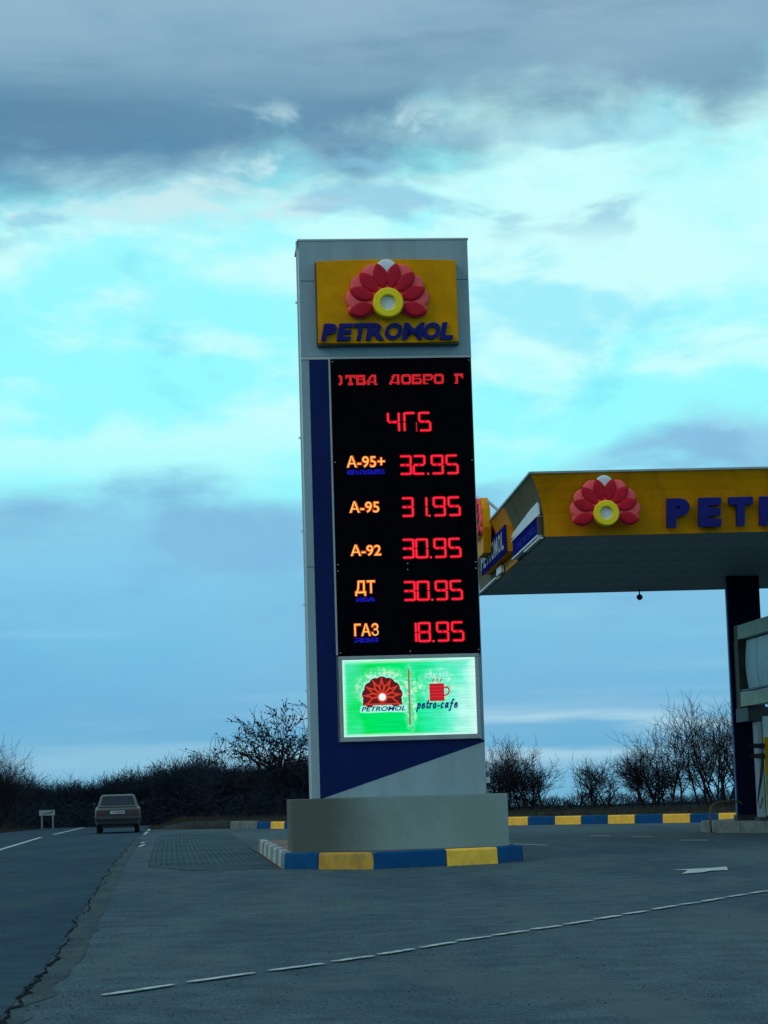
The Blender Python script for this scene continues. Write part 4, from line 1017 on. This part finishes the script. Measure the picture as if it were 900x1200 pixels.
place_tree('bare_tree', T1, 14.6, 81.0, 1.05, 1.4, 'bare shrub behind the fuel dispenser', cat='shrub')
# wide thorny tree left of the pylon
rnd = random.Random(5)
def wide_tree():
    r = random.Random(21); tr = MB(); cr = MB(); lf = MB()
    pts = [Vector((0, 0, -.1)), Vector((-.03, .02, .8)), Vector((.02, 0, 1.5)), Vector((-.06, .03, 2.1))]
    tr.tube(pts, [.13, .11, .10, .08], 7, cap=False)
    for i in range(13):
        a = 2 * pi * i / 13 * 2.4 + .2; tilt = r.uniform(.35, 1.15) if i else .1
        d = Vector((cos(a) * sin(tilt), sin(a) * sin(tilt) * .7, cos(tilt))); p = pts[1].lerp(pts[3], min(1, r.uniform(.25, 1.1)))
        L = r.uniform(1.3, 1.9)
        if i in (2, 7): d = Vector((-.86, -.2, .42 if i == 2 else .20)); L = 2.0
        grow(cr, p, d, L, .058, 3, r, .02, (5, 4, 4), 4, 4, .014, leaf=(lf, .6))
    return [('trunk', tr.mesh('trunk', M['bark'])), ('crown', cr.mesh('crown', M['twig'])), ('leaves', lf.mesh('leaves', M['twig']))]
place_tree('thorn_tree', wide_tree(), -4.55, 90.5, 1.05, 0, 'wide spreading thorny bare tree standing directly left of the pylon', z=-.02)
# dark thicket trees beyond the crest
VAR = [bush_meshes(40 + i, 3.2, .75, 10, (7, 5, 4), .045, .07, ('far_twig', 'far_twig'), .05, 1.3, .35, .012) for i in range(5)]
lab = 'bare dark tree in the back row of the thicket, behind the other thicket trees'
rnd = random.Random(99); cnt = 0
def thicket(x, y, h, label=lab, group='bare trees of the dark thicket'):
    global cnt
    s = h / 3.5
    place_tree('thicket_tree', VAR[cnt % 5], x, y, s * 1.15, rnd.uniform(0, 6.28), label, group, sz=s); cnt += 1
zc = {}
for i in range(23):                                   # front row, from the left frame edge to the pylon
    f = i / 22; px = -20 + f * 375
    y = 109 + rnd.uniform(-3, 3) - 12 * sstep(150, 340, px); x = (px - 450) / 2600 * y
    prof = 2.4 - .3 * sstep(0, 45, px) + .8 * sstep(80, 170, px) - .45 * sstep(190, 260, px)
    for lo, hi, wh in ((-99, 48, 'left of the small white road sign'), (48, 108, 'between the white road sign and the car'), (108, 168, 'behind the car'),
                       (168, 258, 'between the car and the back kerb end'), (258, 300, 'just left of the thorn tree'), (300, 999, 'behind the thorn tree')):
        if lo <= px < hi:
            zc[wh] = zc.get(wh, 0) + 1; lb_ = 'bare tree ' + wh + ', ' + ['first', 'second', 'third', 'fourth', 'fifth', 'sixth', 'seventh'][zc[wh] - 1] + ' from left'
    thicket(x, y, (prof + rnd.uniform(-.25, .3)) - (crest(y)) * .8, lb_)
for i in range(16):
    f = i / 15; px = -10 + f * 365; y = 118 + rnd.uniform(-2, 4) - 10 * sstep(150, 340, px); x = (px - 450) / 2600 * y
    prof = 2.4 - .3 * sstep(0, 45, px) + .7 * sstep(80, 180, px) - .3 * sstep(190, 260, px)
    thicket(x, y, (prof + rnd.uniform(-.3, .3)) - crest(y) * .8)
place_tree('thicket_tree', T4, -17.0, 98, .82, .4, 'taller bare tree near the left photo edge, rising above the small white road sign')
place_tree('thicket_tree', T4, -18.2, 99, .95, 2.4, 'tallest dark bare tree cut by the left frame edge')
# tangled undergrowth filling the foot of the thicket
r = random.Random(3); un = MB()
for _ in range(30000):
    px = r.uniform(-40, 372); y = 104 + r.uniform(-2, 16) - 12 * sstep(150, 330, px); x = (px - 450) / 2600 * y
    zt = (1.25 + .2 * sstep(60, 0, px) - .3 * sstep(330, 372, px)) * (.8 + .4 * mnoise.noise((x * .5, 0, 4)))
    z = ground_z(x, y, False) + zt * (r.random() ** 1.5) * 1.1 - .05
    a = Vector((r.gauss(0, .6), r.gauss(0, .5), r.gauss(.5, .5))).normalized() * r.uniform(.2, .55); b = a.orthogonal().normalized() * r.uniform(.008, .022)
    p = Vector((x, y, z)); un.add([p - b, p + b, p + a], [(0, 1, 2)])
for _ in range(9000):
    px = r.uniform(-40, 372); y = 106 + r.uniform(-1, 14) - 12 * sstep(150, 330, px); x = (px - 450) / 2600 * y
    z = ground_z(x, y, False) + 1.3 * (r.random() ** 1.3) - .05
    s = r.uniform(.05, .14); p = Vector((x, y, z)); a = Vector((r.gauss(0, 1), r.gauss(0, 1), r.gauss(0, 1))).normalized() * s; b = a.orthogonal().normalized() * s * .6
    un.add([p - a, p + b, p + a, p - b], [(0, 1, 2, 3)])
for _ in range(7000):                                  # low scrub behind the verge on the right
    x = r.uniform(3.2, 15); y = 88.5 + r.uniform(0, 5); z = ground_z(x, y, False) + .55 * r.random() ** 1.6 * (.6 + .8 * abs(mnoise.noise((x * .7, 3, 4))))
    a = Vector((r.gauss(0, .5), r.gauss(0, .4), r.gauss(.7, .4))).normalized() * r.uniform(.15, .4); b = a.orthogonal().normalized() * r.uniform(.008, .016)
    p = Vector((x, y, z)); un.add([p - b, p + b, p + a], [(0, 1, 2)])
tag(un.build('undergrowth', M['far_twig']), 'dark tangled undergrowth at the foot of the thicket', 'undergrowth', kind='stuff')

# dry grass on the verges
gr = MB(); r = random.Random(8)
def blade(x, y, h):
    z = ground_z(x, y) - .02; a = r.uniform(0, 2 * pi); wd = r.uniform(.006, .014); lean = r.uniform(0, h * .6); b = r.uniform(0, 2 * pi)
    gr.add([(x - cos(a) * wd, y - sin(a) * wd, z), (x + cos(a) * wd, y + sin(a) * wd, z), (x + cos(b) * lean, y + sin(b) * lean, z + h)], [(0, 1, 2)])
for _ in range(26000):
    x = r.uniform(-8.5, 16); y = kerb_y(x) + .35 + r.random() ** 1.4 * 18
    if x < rr(y) + .8: continue
    blade(x, y, r.uniform(.05, .2) * (1 + .8 * mnoise.noise((x * .6, y * .6, 0))))
for _ in range(12000):
    y = r.uniform(70, 112); x = rl(y) - .15 - r.random() ** 1.3 * 4
    blade(x, y, r.uniform(.05, .22))
for _ in range(5000):
    y = r.uniform(88, 100); x = rr(y) + r.uniform(.2, 3.5); 
    if y > kerb_y(x) + .3: blade(x, y, r.uniform(.04, .16))
tag(gr.build('dry_grass', M['grass']), 'dry brown grass on the verges behind the kerb and beside the road', 'grass', kind='stuff')

# sand and crumbs swept against the island kerb
dr = MB(); r = random.Random(12); ring_ = [F0, A_, B_, C_, D_, E_]
for a, b in zip(ring_, ring_[1:]):
    d = (b - a).normalized(); o_ = Vector((d.y, -d.x)); n = int((b - a).length * 130)
    for _ in range(n):
        p = a.lerp(b, r.random()) + o_ * (.01 + abs(r.gauss(0, .07))); q_ = r.uniform(.003, .012)
        dr.add([(p.x + q_ * cos(i * 2.1), p.y + q_ * sin(i * 2.1), -.002) for i in range(3)] + [(p.x, p.y, -.002 + q_)], [(0, 1, 3), (1, 2, 3), (2, 0, 3)])
tag(dr.build('swept_sand', M['island_soil']), 'sand and crumbs swept against the island kerb', 'sand', kind='stuff')
# grit on the near forecourt
gt = MB(); r = random.Random(4)
for _ in range(1700):
    y = 12.5 + 20 * r.random() ** 1.6; x = rr(y) + .1 + r.random() ** 1.2 * 6.5
    if r.random() < .2: x = rr(y) + r.random() * .8
    s = r.uniform(.002, .008); a = r.uniform(0, 6.28)
    gt.add([(x + s * cos(a + i * 2.1), y + s * sin(a + i * 2.1), .004) for i in range(3)] + [(x, y, .004 + s * .9)], [(0, 1, 3), (1, 2, 3), (2, 0, 3)])
tag(gt.build('grit', M['crack']), 'small dark grit scattered on the near forecourt', 'grit', kind='stuff')
